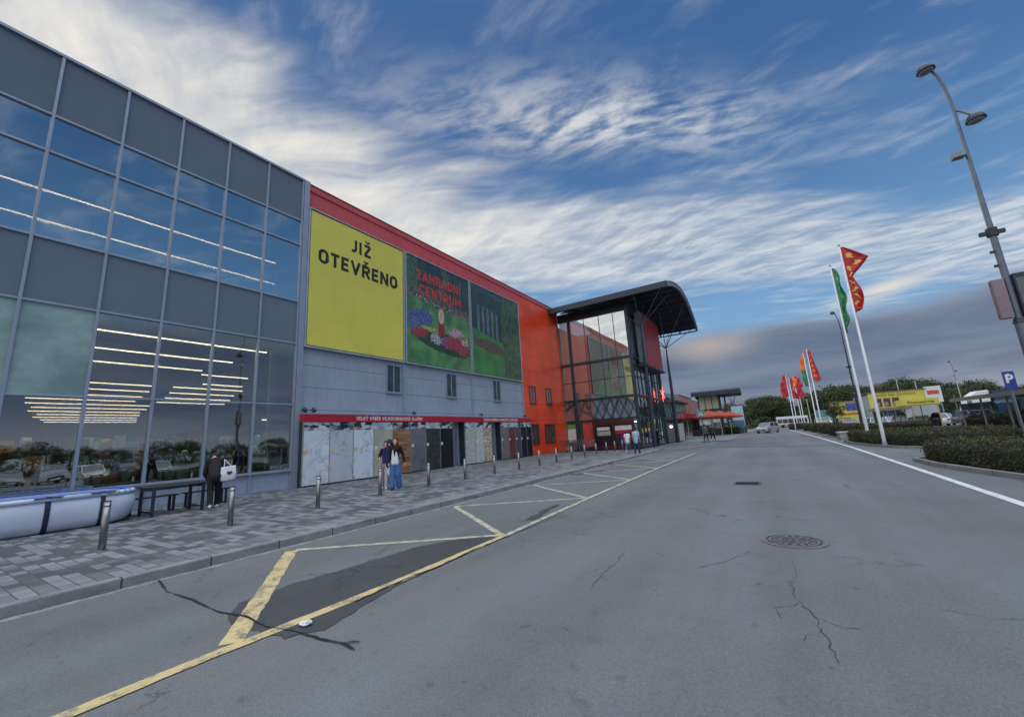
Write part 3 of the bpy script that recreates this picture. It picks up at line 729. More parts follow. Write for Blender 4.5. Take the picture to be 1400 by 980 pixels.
for y0, y1 in ((14.55, 15.45), (19.3, 20.2), (24.4, 25.3)): window(y0, y1, 4.45, 5.88, FX - 0.10, ALU, sash=2)
WDR = M('dark_red_frame', (120, 30, 22), 0.5)
for y0, y1 in ((29.7, 30.6), (32.7, 33.6)): window(y0, y1, 4.45, 5.85, FX - 0.03, WDR, sash=2)
for y0, y1 in ((29.15, 30.75), (31.95, 33.75)): window(y0, y1, 1.12, 2.6, FX - 0.03, WDR, sash=2)

# ================================================================== BILLBOARDS
def picture(name, y0, y1, z0, z1, x, fn, ny, nz_, parent):
    """a printed sheet: finely divided, its print stored per face corner"""
    me = bpy.data.meshes.new(name); vs = []; fs = []
    for j in range(nz_ + 1):
        for i in range(ny + 1): vs.append((x, y0 + (y1 - y0) * i / ny, z0 + (z1 - z0) * j / nz_))
    for j in range(nz_):
        for i in range(ny):
            a = j * (ny + 1) + i; fs.append((a, a + 1, a + ny + 2, a + ny + 1))
    me.from_pydata(vs, [], fs)
    ca = me.color_attributes.new('print', 'FLOAT_COLOR', 'POINT')
    buf = []
    for (_, y, z) in vs:
        c = lin(fn((y - y0) / (y1 - y0), (z - z0) / (z1 - z0))); buf += [c[0], c[1], c[2], 1]
    ca.data.foreach_set('color', buf)
    m, nt, bs = new_mat(name + '_print'); at_ = nt.nodes.new('ShaderNodeAttribute'); at_.attribute_name = 'print'
    nt.links.new(at_.outputs[0], bs.inputs['Base Color']); bs.inputs['Roughness'].default_value = 0.4
    me.materials.append(m)
    o = bpy.data.objects.new(name, me); COL.objects.link(o); o.parent = parent
    return o
def NZ(x, y, s=0.0): return mnoise.noise(Vector((x, y, s)))
def mixt(a, b, t): t = max(0, min(1, t)); return tuple(a[i] + (b[i] - a[i]) * t for i in range(3))
BZ0, BZ1 = 6.12, 12.92
def board(y0, y1, label):
    t = thing('billboard', label, 'billboard', (FX, (y0 + y1) / 2, BZ0), 0, 'large billboards on the hall front')
    h = (y1 - y0) / 2; H_ = BZ1 - BZ0
    m = MB().box(-.02, .10, -h, h, -.0, .07).box(-.02, .10, -h, h, H_ - .05, H_).box(-.02, .101, -h, -h + .07, .07, H_ - .05).box(-.02, .101, h - .07, h, .07, H_ - .05)
    m.build('frame', M('billboard_frame', (176, 184, 192), 0.4, 0.5), t)
    m = MB().box(-.02, .05, -h + .07, h - .07, .07, H_ - .05); m.build('backing', M('board_backing', (24, 26, 28), 0.6), t)
    return t, h, H_
t, h, H_ = board(9.80, 15.68, 'yellow billboard with the dark words JIŽ OTEVŘENO on the hall front')
B('panel', M('yellow_print', (206, 200, 84), 0.42, 0, 0.07, 0.35), t, (.05, .062, -h + .12, h - .1, .12, H_ - .10))
INK = M('ink_black', (28, 30, 26), 0.5)
text_mesh('lettering', 'JIŽ', INK, t, (.064, 12.05 - 12.74, 11.53 - BZ0), (0, 1, 0), (0, 0, 1), 0.70, 1.30, 0.045, 0.004)
text_mesh('lettering', 'OTEVŘENO', INK, t, (.064, 10.33 - 12.74, 10.32 - BZ0), (0, 1, 0), (0, 0, 1), 0.72, 4.82, 0.045, 0.004)
def garden1(u, v):
    n = NZ(u * 9, v * 9, 1) ; f = NZ(u * 75, v * 75, 4) * 1.3; g2 = NZ(u * 24, v * 24, 9)
    hz = 0.62 - 0.10 * u + 0.02 * NZ(u * 6, 0, 2)
    if v > hz + 0.1:
        c = mixt((26, 40, 58), (30, 58, 44), .5 + n)
        if u < .16 or abs(u - .55 + .1 * NZ(v * 6, 3)) < .05: c = mixt(c, (86, 128, 92), .4 + f * 1.2)
        return mixt(c, (70, 104, 84), max(0, g2 * .9))
    if v > hz:
        c = mixt((40, 66, 48), (120, 84, 84), .5 + g2 * 1.4)
        return mixt(c, (190, 196, 180), 1 if (f > .35 and v < hz + .04) else 0)
    c = mixt((48, 100, 56), (92, 152, 84), .5 + n * 1.0 + f * .3 + (.35 - v) * .3)
    # flower bed
    dx, dz = (u - .53) / .44, (v - (.245 - .12 * (u - .5))) / .095
    d = dx * dx + dz * dz + g2 * .3
    if d < 1.15: c = mixt(c, (18, 40, 26), .85)
    for (cx, cz, rx, rz_, ca, cb) in ((.17, .30, .12, .055, (190, 52, 70), (120, 28, 44)), (.42, .27, .09, .06, (226, 226, 232), (70, 74, 96)), (.58, .25, .09, .05, (150, 92, 190), (74, 48, 110)),
                                     (.72, .26, .16, .075, (200, 50, 84), (118, 24, 48)), (.86, .22, .11, .07, (196, 60, 84), (110, 26, 46)), (.33, .345, .13, .022, (214, 206, 70), (120, 140, 50)),
                                     (.20, .44, .17, .075, (98, 110, 204), (34, 40, 96)), (.10, .37, .07, .05, (120, 128, 214), (40, 52, 100)), (.75, .37, .12, .045, (228, 190, 204), (150, 90, 110)), (.90, .30, .06, .04, (232, 196, 208), (150, 90, 110))):
        q = ((u - cx) / rx) ** 2 + ((v - cz) / rz_) ** 2 + NZ(u * 22, v * 22, cx * 9) * .6 + NZ(u * 80, v * 80, cx * 5) * .9
        if q < 1: c = mixt(mixt(cb, (40, 80, 44), max(0, g2 * 2)), ca, .50 + f * 2.2)
    # small figure with pale hair and red dress standing in the bed
    if abs(u - .505) < .045 * (1.3 - (v - .31) * 2.6) and .31 < v < .47: c = mixt((176, 30, 40), (120, 20, 30), .5 + f)
    if ((u - .505) / .046) ** 2 + ((v - .50) / .075) ** 2 < 1: c = mixt((232, 214, 180), (180, 146, 104), .4 + f)
    if ((u - .50) / .020) ** 2 + ((v - .505) / .03) ** 2 < 1: c = (206, 156, 138)
    return c
def garden2(u, v):
    n = NZ(u * 8, v * 8, 11); f = NZ(u * 75, v * 75, 14) * 1.3; g2 = NZ(u * 26, v * 12, 19)
    hz = .50 - .16 * u
    c = mixt((30, 44, 58), (38, 66, 50), .5 + n)
    if v > .92 and f > .42: c = (120, 140, 170)
    if v < hz:
        c = mixt((44, 108, 54), (76, 150, 70), .5 + n * .6 + f * .3)
        q = ((u - .34) / .32) ** 2 + ((v - .33 + .1 * (u - .3)) / .065) ** 2 + g2 * .4
        if q < 1: c = mixt((40, 50, 34), (140, 96, 96), .35 + f * 1.5)
    elif v < .78:
        for k in range(5):
            x0 = .13 + k * .09
            if abs(u - x0) < .022 and v < .80 - k * .015: c = mixt((72, 92, 104), (110, 128, 136), .5 + g2)
    if u > .60 + .07 * NZ(v * 5, 7): c = mixt((28, 52, 34), (86, 118, 78), .42 + NZ(u * 45, v * 14, 3) * 1.1 + f * .5)
    return c
t, h, H_ = board(15.76, 21.78, 'billboard with red words ZAHRADNÍ CENTRUM over a garden with a flower bed')
picture('panel', -h + .09, h - .09, .10, H_ - .08, .063, lambda a_, b_: mixt(garden1(a_, b_), (96, 108, 104), .22 + .25 * NZ(a_ * 110, b_ * 110, 5)), 300, 300, t)
RINK = M('ink_red', (186, 58, 52), 0.5)
text_mesh('lettering', 'ZAHRADNÍ', RINK, t, (.066, 16.65 - 18.77, 11.46 - BZ0), (0, 1, 0), (0, 0, 1), 0.66, 4.15, 0.04, 0.004)
text_mesh('lettering', 'CENTRUM', RINK, t, (.066, 16.85 - 18.77, 10.57 - BZ0), (0, 1, 0), (0, 0, 1), 0.64, 3.95, 0.04, 0.004)
t, h, H_ = board(21.86, 28.50, 'billboard showing a dark wooded garden with lawn beside the orange wall')
picture('panel', -h + .09, h - .09, .10, H_ - .08, .063, lambda a_, b_: mixt(garden2(a_, b_), (92, 104, 104), .22 + .25 * NZ(a_ * 110, b_ * 110, 6)), 260, 260, t)

# ================================================================== TILE DISPLAY along the wall
SX = -16.60
td = thing('tile_display', 'low display wall of large tile samples under a dark red header sign', 'display stand', (SX, 9.75, 0.13))
def stone(name, a, b, vein=None, sc=(1, 1), rough=0.25, kind='n'):
    m, nt, bs = new_mat(name)
    t = nt.nodes.new('ShaderNodeTexCoord'); sp = nt.nodes.new('ShaderNodeSeparateXYZ'); nt.links.new(t.outputs['Object'], sp.inputs[0])
    y, z = V(nt, sp.outputs[1]), V(nt, sp.outputs[2])
    f = nz(nt, comb(nt, y * sc[0], z * sc[1], 3.0 * sc[0]), 1.0, 8, 0.65, 1.0)
    c = mixc(nt, f.sm(0.32, 0.68), lin(a), lin(b))
    if vein:
        g = nz(nt, comb(nt, y * 0.9 + z * 0.5, z * 1.1 - y * 0.6, 7.7), 0.75, 6, 0.55, 0.5)
        c = mixc(nt, (1.0 - (g - 0.5).abs().sm(0.0, 0.016)) * 0.6, c, lin(vein))
    if kind == 'mosaic':
        vo = nt.nodes.new('ShaderNodeTexVoronoi'); vo.inputs['Scale'].default_value = 9.0; nt.links.new(comb(nt, y, z * 2.2), vo.inputs['Vector'])
        cc = nt.nodes.new('ShaderNodeSeparateXYZ'); nt.links.new(vo.outputs['Color'], cc.inputs[0])
        c = mixc(nt, V(nt, cc.outputs[0]), lin(a), lin(b))
    nt.links.new(c, bs.inputs['Base Color']); bs.inputs['Roughness'].default_value = rough
    return m
seg = [9.75, 10.96, 12.17, 13.32, 14.50, 15.74, 16.89, 18.06, 19.21, 20.37, 21.44, 22.37, 23.25, 24.46, 25.41, 26.37, 27.13, 28.01, 28.84]
spec = ['a', 'b', 'c', 'd', 'e', 'f', 'g', 'h', None, 'i', 'i2', 'j', None, 'k', 'l', 'm', 'n', 'o']
SM = dict(a=stone('white_marble', (206, 216, 228), (188, 200, 216), (128, 140, 158)), b=stone('cool_marble', (184, 192, 202), (172, 182, 194), (130, 138, 150)),
          c=stone('white_veined_marble', (208, 218, 230), (192, 204, 222), (120, 104, 98)), d=stone('cream_stone', (176, 176, 156), (156, 158, 146)),
          e=stone('banded_brown_stone', (176, 136, 104), (96, 66, 50), None, (0.5, 5.0)), f=stone('grey_concrete_tile', (112, 118, 124), (84, 90, 98)),
          g=stone('dark_green_marble', (26, 34, 36), (62, 72, 70), None, (6, 5)), h=stone('black_tile', (14, 14, 22), (20, 22, 34)),
          i=stone('pale_split_stone', (186, 188, 188), (140, 146, 150), None, (3, 3), .6, 'mosaic'), i2=stone('white_split_stone', (196, 198, 198), (150, 156, 160), None, (3, 3), .6, 'mosaic'),
          j=stone('beige_split_stone', (206, 190, 164), (128, 104, 84), None, (3, 3), .6, 'mosaic'), k=stone('taupe_split_stone', (128, 122, 118), (84, 80, 80), None, (3, 3), .6, 'mosaic'),
          l=stone('red_brown_tile', (118, 62, 62), (92, 50, 54)), m=stone('slate_tile', (76, 84, 94), (60, 66, 76)), n=stone('navy_tile', (28, 38, 54), (22, 30, 44)), o=stone('blue_black_tile', (24, 30, 42), (18, 22, 32)))
def roomstrip(name, seed):
    m, nt, bs = new_mat(name)
    t = nt.nodes.new('ShaderNodeTexCoord'); sp = nt.nodes.new('ShaderNodeSeparateXYZ'); nt.links.new(t.outputs['Object'], sp.inputs[0])
    vo = nt.nodes.new('ShaderNodeTexVoronoi'); vo.distance = 'CHEBYCHEV'; vo.inputs['Scale'].default_value = 3.2
    nt.links.new(comb(nt, V(nt, sp.outputs[1]) + seed, V(nt, sp.outputs[2]) * 2.2), vo.inputs['Vector'])
    cc = nt.nodes.new('ShaderNodeSeparateXYZ'); nt.links.new(vo.outputs['Color'], cc.inputs[0])
    c = ramp(nt, V(nt, cc.outputs[0]), [(0.0, lin((22, 28, 36))), (0.3, lin((60, 70, 80))), (0.42, lin((150, 164, 178))), (0.8, lin((196, 206, 216))), (1.0, lin((128, 104, 84)))])
    nt.links.new(c, bs.inputs['Base Color']); bs.inputs['Roughness'].default_value = 0.3
    return m
RS = [roomstrip('room_photo_%d' % i, i * 3.7) for i in range(4)]
STICK = M('yellow_sticker', (206, 186, 96), 0.5); STICKW = M('white_sticker', (206, 210, 206), 0.5)
names = {'a': 'white marble tile panel', 'e': 'brown banded tile panel', 'h': 'black tile panel', 'j': 'beige stone panel', 'l': 'red brown tile panel'}
D0 = 9.75
for i, sp_ in enumerate(spec):
    ya, yb = seg[i] - D0, seg[i + 1] - D0
    if sp_ is None:
        d_ = B('door', M('grey_door', (92, 102, 114), 0.5), td, (-.30, -.26, ya + .05, yb - .45, 0.0, 2.58))
        B('door_handle', STEEL, d_, (-.26, -.20, ya + .12, ya + .18, 0.95, 1.05))
        continue
    p = B('tile_panel', SM[sp_], td, (-.05, 0.0, ya + .015, yb - .015, 0.06, 2.30), bevel=0.004)
    if sp_ in names: p['label'] = names[sp_]
    B('room_photo', RS[i % 4], td, (-.05, 0.001, ya + .015, yb - .015, 2.305, 2.66))
    B('price_label', STICK if i < 3 else STICKW, td, (0.001, 0.008, ya + .06, ya + .22, 1.35, 1.50))
PROF = M('display_profile', (150, 152, 156), 0.4, 0.4)
m = MB()
for i, y in enumerate(seg): m.box(-.06, .012, y - D0 - .014, y - D0 + .014, 0.04, 2.66)
m.build('edge_profile', PROF, td)
B('base_rail', M('base_rail', (30, 32, 36), 0.6), td, (-.06, 0.01, 0, 19.21 - D0, 0.0, 0.055), (-.06, .01, 20.37 - D0, 23.25 - D0, 0.0, .055), (-.06, .01, 24.46 - D0, 28.84 - D0, 0, .055))
B('box_side', M('display_box_side', (38, 48, 62), 0.5), td, (-.48, -.065, -.02, .02, 0.0, 3.0), (-.48, -.065, 19.08, 19.12, 0, 3.0), (-.48, -.065, 9.44, 9.47, 0, 2.66), (-.48, -.065, 10.58, 10.62, 0, 2.66), (-.48, -.065, 13.49, 13.52, 0, 2.66), (-.48, -.065, 14.68, 14.72, 0, 2.66))
hd = B('header_sign', M('dark_red_sign', (168, 28, 46), 0.4, 0, 0.06), td, (-.48, 0.03, -.03, 19.13, 2.67, 3.00), bevel=0.006)
B('header_edge', ALU, hd, (-.49, 0.04, -.04, 19.15, 3.0, 3.04))
text_mesh('lettering', 'VELKÝ VÝBĚR VELKOFORMÁTOVÉ DLAŽBY', WHITE, hd, (.032, 12.30 - D0, 2.75), (0, 1, 0), (0, 0, 1), 0.17, 4.3, 0.03, 0.004)
text_mesh('lettering', 'ŠIROKÁ NABÍDKA KAMENNÝCH OBKLADŮ', WHITE, hd, (.032, 22.4 - D0, 2.75), (0, 1, 0), (0, 0, 1), 0.17, 4.3, 0.03, 0.004)
# small wall lamps and cameras above the header
for i, (y, nm) in enumerate(((9.95, 'first'), (10.35, 'second'), (16.3, 'third'), (22.6, 'fourth'), (28.5, 'fifth'))):
    t = thing('wall_spotlight', 'small dark spotlight on the grey cladding just above the red header, %s from the left' % nm, 'lamp', (FX - .1, y, 3.35), 0, 'spotlights above the red header')
    m = MB().box(0, .18, -.02, .02, -.02, .02); m.build('bracket', DARKM, t)
    m = MB().cyl((.16, 0, .05), (.26, 0, -.07), .07, .09, 12); m.build('lamp_head', DARKM, t)
# ================================================================== ENTRANCE BLOCK
EY, EX0, EX1, EY1 = 36.4, -17.0, -10.0, 46.7
ENG = glass_mat('entrance_glass', (0.74, 0.80, 0.78), 0.38, (1.0, 1.0, 1.0), 0.003)
ENF = glass_mat('entrance_front_glass', (0.68, 0.75, 0.78), 0.30, (0.95, 0.98, 1.0), 0.003)
en = thing('entrance_hall', 'tall glazed entrance block framed in dark steel with lattice truss', 'building', (EX1, EY, 0.13))
def eb(name, mat, *bx, bevel=0, par=None):   # world boxes -> local
    m = MB()
    for (a, b, c, d_, e, f) in bx: m.box(a - EX1, b - EX1, c - EY, d_ - EY, e - 0.13, f - 0.13)
    return m.build(name, mat, par or en, bevel)
for (x, y) in ((-10.0, EY), (-15.85, EY), (-10.0, EY1)):
    eb('corner_column', DARKM, (x - .14, x + .14, y - .14, y + .14, 0.13, 13.4), bevel=0.01)
for z, hgt in ((8.3, .11), (4.75, .09), (2.78, .09)):
    eb('beam', DARKM, (EX0, EX1 + .12, EY - .12, EY + .12, z - hgt, z + hgt)); eb('beam', M('dark_red_beam', (108, 34, 40), 0.5) if z == 4.75 else DARKM, (EX1 - .1, EX1 + .13, EY + .13, 52 if z < 5 else EY1, z - hgt, z + hgt))
eb('fascia', DARKM, (EX0, EX1 + .1, EY - .1, EY + .1, 12.75, 13.6), (EX1 - .1, EX1 + .11, EY + .1, EY1, 12.5, 13.4))
sx = [-17.0, -15.85, -14.25, -12.7, -11.3, -10.0]
for i in range(5):
    a_, b_ = sx[i] + (.14 if i in (0, 1) else .02), sx[i + 1] - (.14 if i in (0, 4) else .02)
    for z0, z1 in ((8.45, 12.75), (6.55, 8.15), (4.88, 6.48)):
        eb('glass_pane', ENG, (a_, b_, EY - .03, EY - .015, z0, z1))
    eb('glass_pane', ENF, (a_, b_, EY + .02, EY + .035, 2.9, 4.62))
for x in sx[2:5]: eb('mullion', DARKM, (x - .03, x + .03, EY - .05, EY + .05, 4.86, 12.75))
eb('transom', DARKM, (EX0, EX1 - .14, EY - .04, EY + .04, 6.48, 6.55))
fy = [EY + .14 + k * 1.27 for k in range(9)]
for i in range(8):
    for z0, z1 in ((8.45, 12.5), (6.55, 8.15), (4.88, 6.48), (2.9, 4.62), (0.5, 2.66)):
        eb('front_pane', ENF, (EX1 - .03, EX1 - .015, fy[i] + .03, min(fy[i + 1] - .03, EY1 - .14), z0, z1))
for y in fy[1:8]: eb('mullion', DARKM, (EX1 - .05, EX1 + .05, y - .03, y + .03, 0.3, 12.5))
eb('transom', DARKM, (EX1 - .04, EX1 + .04, EY + .14, EY1, 6.48, 6.55))
# lattice truss of flat bars (side and front)
m = MB()
xs = [-16.6 + k * 0.83 for k in range(9)]
for i in range(8):
    a_, b_ = (4.64, 2.88) if i % 2 == 0 else (2.88, 4.64)
    for (p, q) in (((xs[i], a_), (xs[i + 1], b_)), ((xs[i], b_), (xs[i + 1], a_))) if i in (3, 4, 5, 6, 7) else (((xs[i], a_), (xs[i + 1], b_)),):
        m.cyl((p[0] - EX1, -.16, p[1] - .13), (q[0] - EX1, -.16, q[1] - .13), .034, .034, 6)
m.cyl((-16.9 - EX1, -.2, 4.7 - .13), (-13.6 - EX1, -.2, 2.85 - .13), .07, .07, 6)
m.cyl((-16.9 - EX1, -.2, 3.9 - .13), (-15.9 - EX1, -.2, 4.6 - .13), .06, .06, 6)
ys = [37 + k * 1.9 for k in range(9)]
for i in range(8):
    a_, b_ = (4.62, 2.88) if i % 2 == 0 else (2.88, 4.62)
    m.cyl((.18, ys[i] - EY, a_ - .13), (.18, ys[i + 1] - EY, b_ - .13), .034, .034, 6)
m.build('lattice_truss', DARKM, en)
eb('truss_post', DARKM, (EX1 - .1, EX1 + .12, 51.7, 51.95, 0.1, 4.7))
# ground level of the block
eb('doorway', M('dark_red_doorway', (66, 14, 20), 0.45, 0, .2), (-14.1, -14.0, EY - .6, EY - .2, 0.13, 2.6), (-14.0, -10.25, EY - .6, EY - .52, 2.3, 2.64), (-12.3, -12.2, EY - .59, EY - .5, 0.13, 2.3), (-10.35, -10.25, EY - .59, EY - .5, 0.13, 2.3), (-14.0, -10.25, EY - .59, EY - .5, 0.13, 0.42))
eb('door_glass', M('door_glass_dark', (34, 26, 30), 0.1, spec=.9), (-13.95, -10.3, EY - .48, EY - .46, 0.42, 2.3))
PIC = [M('poster_white', (196, 200, 200), .5), M('poster_grey', (150, 150, 146), .5), M('poster_red', (150, 30, 44), .5), M('poster_purple', (84, 40, 104), .5)]
eb('door_poster', PIC[1], (-13.75, -12.5, EY - .50, EY - .485, 1.35, 1.75), bevel=0); eb('door_poster', PIC[0], (-13.75, -12.55, EY - .50, EY - .485, 1.82, 2.1))
eb('door_poster', PIC[0], (-12.05, -10.55, EY - .50, EY - .485, 1.75, 2.15)); eb('door_poster', PIC[2], (-12.05, -10.55, EY - .50, EY - .485, 1.45, 1.72)); eb('door_poster', PIC[3], (-11.6, -11.1, EY - .50, EY - .485, 0.6, 1.4))
eb('orange_panel', M('salmon_panel', (186, 70, 58), .5, 0, .15), (-15.3, -14.2, EY - .02, EY + .02, 0.4, 2.66))
eb('green_sign', M('green_sign', (96, 160, 60), .5), (-16.9, -16.05, EY - .03, EY, 2.2, 2.55))
eb('poster_board', PIC[0], (-16.9, -16.05, EY - .03, EY, 0.9, 2.15))
eb('inner_wall', M('entrance_inner', (196, 204, 198), .7), (-17.3, -17.1, EY + .1, 60, 0.1, 12.4))
eb('inner_floor', M('entrance_floor', (90, 90, 88), .4), (-17, EX1 - .1, EY + .15, 60, 0.13, 0.15), (-17, EX1 - .1, EY + .15, EY1, 4.66, 4.86), (-17, EX1 - .1, EY + .15, EY1, 8.2, 8.42))
eb('inner_core', M('pale_core', (206, 218, 210), .6, 0, .1), (-16.9, -13.0, 41.0, 46.0, 4.9, 12.3), (-16.9, -13.5, 43, 46, .15, 4.6))
eb('entrance_lamp', emis('entrance_lamp_glow', (1.0, .93, .78), 4.0), (-12.6, -11.8, 38.4, 38.7, 2.5, 2.58), (-12.0, -11.2, 41.4, 41.7, 2.5, 2.58))
# hanging banner box on the front
bn_ = eb('banner_box', M('red_banner', (158, 30, 42), .5, 0, .1), (EX1 + .16, EX1 + .75, 39.3, 45.6, 7.75, 12.9), bevel=0.02)
eb('banner_side', M('grey_banner_side', (112, 126, 136), .5), (EX1 + .16, EX1 + .70, 38.5, 39.28, 7.9, 12.9), par=en)
eb('banner_tray', DARKM, (EX1 + .13, EX1 + .9, 37.9, 45.8, 7.55, 7.72))
text_mesh('lettering', 'GALERIE', M('faded_pink_print', (206, 120, 110), .5), en, (EX1 + .757 - EX1, 42.7 - EY, 8.3), (0, 0, 1), (0, -1, 0), 0.8, 3.6, 0.02, 0.004) if False else None
# starburst neon sign above the door
star = MB(); RS_ = random.Random(3)
for k in range(12):
    a_ = k * math.pi / 6; L = .55 + .25 * (k % 2)
    star.cyl((.45, 45.3 - EY, 5.15), (.45 + RS_.uniform(-.1, .1), 45.3 - EY + math.cos(a_) * L, 5.15 + math.sin(a_) * L), .05, .02, 5)
star.build('star_sign', emis('neon_red', (1.0, .16, .12), 2.2), en)

# barrel canopy roof
cn = thing('entrance_canopy', 'dark arched canopy roof standing on branching steel columns over the entrance', 'canopy', (-9, 42, 0.1))
ctrl = [(34.4, 13.75), (36.4, 14.35), (38.6, 14.85), (40.8, 15.12), (42.6, 15.15), (44.4, 14.95), (46.0, 14.5), (47.4, 13.95), (48.6, 13.35), (49.5, 12.75)]
def croof(off, th, x0, x1):
    vs = []; n = len(ctrl)
    for x in (x0, x1):
        for (y, z) in ctrl: vs.append((x + 9, y - 42, z - off - .1))
        for (y, z) in ctrl: vs.append((x + 9, y - 42, z - off - th - .1))
    fs = []
    for i in range(n - 1):
        fs += [(i, i + 1, 2 * n + i + 1, 2 * n + i), (n + i, 3 * n + i, 3 * n + i + 1, n + i + 1), (i, n + i, n + i + 1, i + 1), (2 * n + i, 2 * n + i + 1, 3 * n + i + 1, 3 * n + i)]
    fs += [(0, 2 * n, 3 * n, n), (n - 1, 2 * n - 1, 4 * n - 1, 3 * n - 1)]
    return vs, fs
DKROOF = M('canopy_sheet', (40, 50, 66), .5, .2, .12, 2); 
m = MB(); m.add(*croof(0, .10, -17.6, -5.75)); m.build('roof_shell', DKROOF, cn)
m = MB(); m.add(*croof(.101, .30, -5.90, -5.72)); m.add(*croof(-.05, .14, -5.76, -5.68)); m.build('edge_trim', M('canopy_edge', (88, 96, 110), .4, .4), cn)
m = MB()
for x in (-7.6, -9.8, -12.0, -14.2, -16.4): m.add(*croof(.101, .28, x - .07, x + .07))
m.build('rib', DARKM, cn)
m = MB()
for (y, z) in ctrl[::1]: m.box(-17.6 + 9, -5.9 + 9, y - .06 - 42, y + .06 - 42, z - .42 - .1, z - .30 - .1)
m.build('purlin', M('purlin_dark', (26, 32, 46), .5), cn)
m = MB().box(-17.6 + 9, -5.75 + 9, -7.72, -7.58, 13.2, 13.72); m.build('near_fascia', DARKM, cn)
def tree_column(x, y, zn, zb):
    m = MB(); m.cyl((x + 9, y - 42, 0), (x + 9, y - 42, zb - .1), .16, .15, 14); m.cyl((x + 9, y - 42, zb - .1), (x + 9, y - 42, zn - .1), .15, .06, 12)
    m.cyl((x + 9, y - 42, 0), (x + 9, y - 42, .04), .28, .28, 14)
    c_ = m.build('branching_column', M('column_blue_grey', (50, 64, 84), .45, .3), cn, smooth=False)
    m = MB()
    for dx in (-2.4, .2, 2.6):
        for dy in (-2.1, 2.1):
            tx, ty = x + dx, min(max(y + dy, 35), 49.2)
            tz = next(za + (zb_ - za) * (ty - ya) / (yb_ - ya) for (ya, za), (yb_, zb_) in zip(ctrl[:-1], ctrl[1:]) if ya <= ty <= yb_) - .4
            m.cyl((x + 9, y - 42, zn - .15), (tx + 9, ty - 42, tz - .1), .045, .035, 8)
    m.build('strut', M('strut_grey', (110, 118, 130), .4, .5), c_)
tree_column(-9.3, 38.4, 11.4, 7.5); tree_column(-9.0, 47.4, 10.6, 7.0)

# ---------------- continuing shops beyond the entrance
far = thing('shop_row', 'row of lower shops with pink and grey wall panels beyond the entrance block', 'building', (-17, 47, 0))
def fb(name, mat, *bx, par=None):
    m = MB()
    for (a, b, c, d_, e, f) in bx: m.box(a + 17, b + 17, c - 47, d_ - 47, e, f)
    return m.build(name, mat, par or far)
PK = cladding_mat('pink_panel', (176, 112, 112), 2.4, 1, 0, .5); GP = cladding_mat('pale_grey_panel', (136, 144, 154), 2.4, 1, 0, .5)
fb('wall', GP, (-40, -17, 47, 66, 0.0, 9.6)); fb('wall', GP, (-40, -17.1, 66, 96, 0, 8.6)); fb('wall', PK, (-40, -16.9, 96, 112, 0, 8.8)); fb('wall', GP, (-40, -17, 112, 150, 0, 8.4))
fb('cornice', DARKM, (-40.1, -16.9, 46.9, 66, 9.6, 9.75)); fb('cornice', DARKM, (-40.1, -16.8, 96, 112.1, 8.8, 8.95)); fb('cornice', DARKM, (-40.1, -16.9, 112.1, 150, 8.4, 8.5))
fb('shop_window', WINDG, (-17.0, -16.95, 68, 94, 0.4, 3.2), (-17.0, -16.85, 98, 110, .4, 3.2)); fb('shop_window', WINDG, (-17, -16.95, 114, 148, .4, 3.2)); 
for k in range(5): fb('pink_panel', PK, (-17.05, -16.9, 114 + k * 7, 117.5 + k * 7, 3.6, 8.3))
fb('canopy_slab', DARKM, (-16.9, -14.8, 96, 111, 4.2, 4.5))
bay = thing('glazed_bay', 'teal glazed bay with a dark flat roof projecting from the shop row', 'building', (-13.6, 66, 0))
TEAL = M('teal_glass', (92, 128, 134), .12, .1, .15, .6, spec=.9)
m = MB().box(-3.4, 0, 0, 16, 3.4, 5.9); m.build('upper_glazing', TEAL, bay)
m = MB().box(-3.4, .5, -.6, 16.5, 5.9, 6.2); m.box(-2.6, -1.0, 4, 8, 6.2, 6.9); m.build('flat_roof', DARKM, bay)
m = MB().box(-3.4, .3, -.3, 16.3, 3.0, 3.4); m.build('band', M('bay_band', (60, 72, 80), .5), bay)
m = MB().box(-3.4, -.6, 0, 16, 0, 3.0); m.build('shopfront', M('shopfront_dark', (34, 44, 48), .15, spec=.8), bay)
for k in range(7): m = MB().box(0, .06, k * 2.6, k * 2.6 + .1, 3.4, 5.9); m.build('mullion', DARKM, bay)
# second small canopy far off
c2 = thing('far_canopy', 'small distant canopy with a dark flat arched roof over a pale glazed front', 'canopy', (-9, 92, 0))
m = MB()
pr = [(-3, 8.4), (-1.5, 8.75), (0, 8.9), (2, 8.7), (3.4, 8.2)]
vs = [(x, y, z) for x in (-4.4, 4.3) for (y, z) in pr] + [(x, y, z - .75) for x in (-4.4, 4.3) for (y, z) in pr]
fs = []
for i in range(4): fs += [(i, i + 1, 5 + i + 1, 5 + i), (10 + i, 15 + i, 16 + i, 11 + i), (i, 10 + i, 11 + i, i + 1), (5 + i, 6 + i, 16 + i, 15 + i)]
fs += [(0, 5, 15, 10), (4, 14, 19, 9)]
m.add(vs, fs); m.build('roof_shell', DKROOF, c2)
m = MB().box(-3.6, .2, 0, .06, 5.1, 7.7); m.build('upper_glazing', M('cream_glass', (196, 198, 170), .3), c2)
m = MB().box(-3.7, -3.5, -.2, .2, 0, 8).box(.2, .6, -.2, .2, 0, 8).box(1.2, 1.5, -.1, .2, 0, 8).box(-3.7, .6, -.1, .1, 4.8, 5.1).box(-2.4, -2.3, -.1, .1, 0, 7.7).box(-1.1, -1.0, -.1, .1, 0, 7.7); m.build('frame', DARKM, c2)
m = MB().box(-3.6, .2, .1, .2, 0, 4.8); m.build('lower_glazing', M('pale_lower_glass', (128, 136, 140), .3), c2)
m = MB()
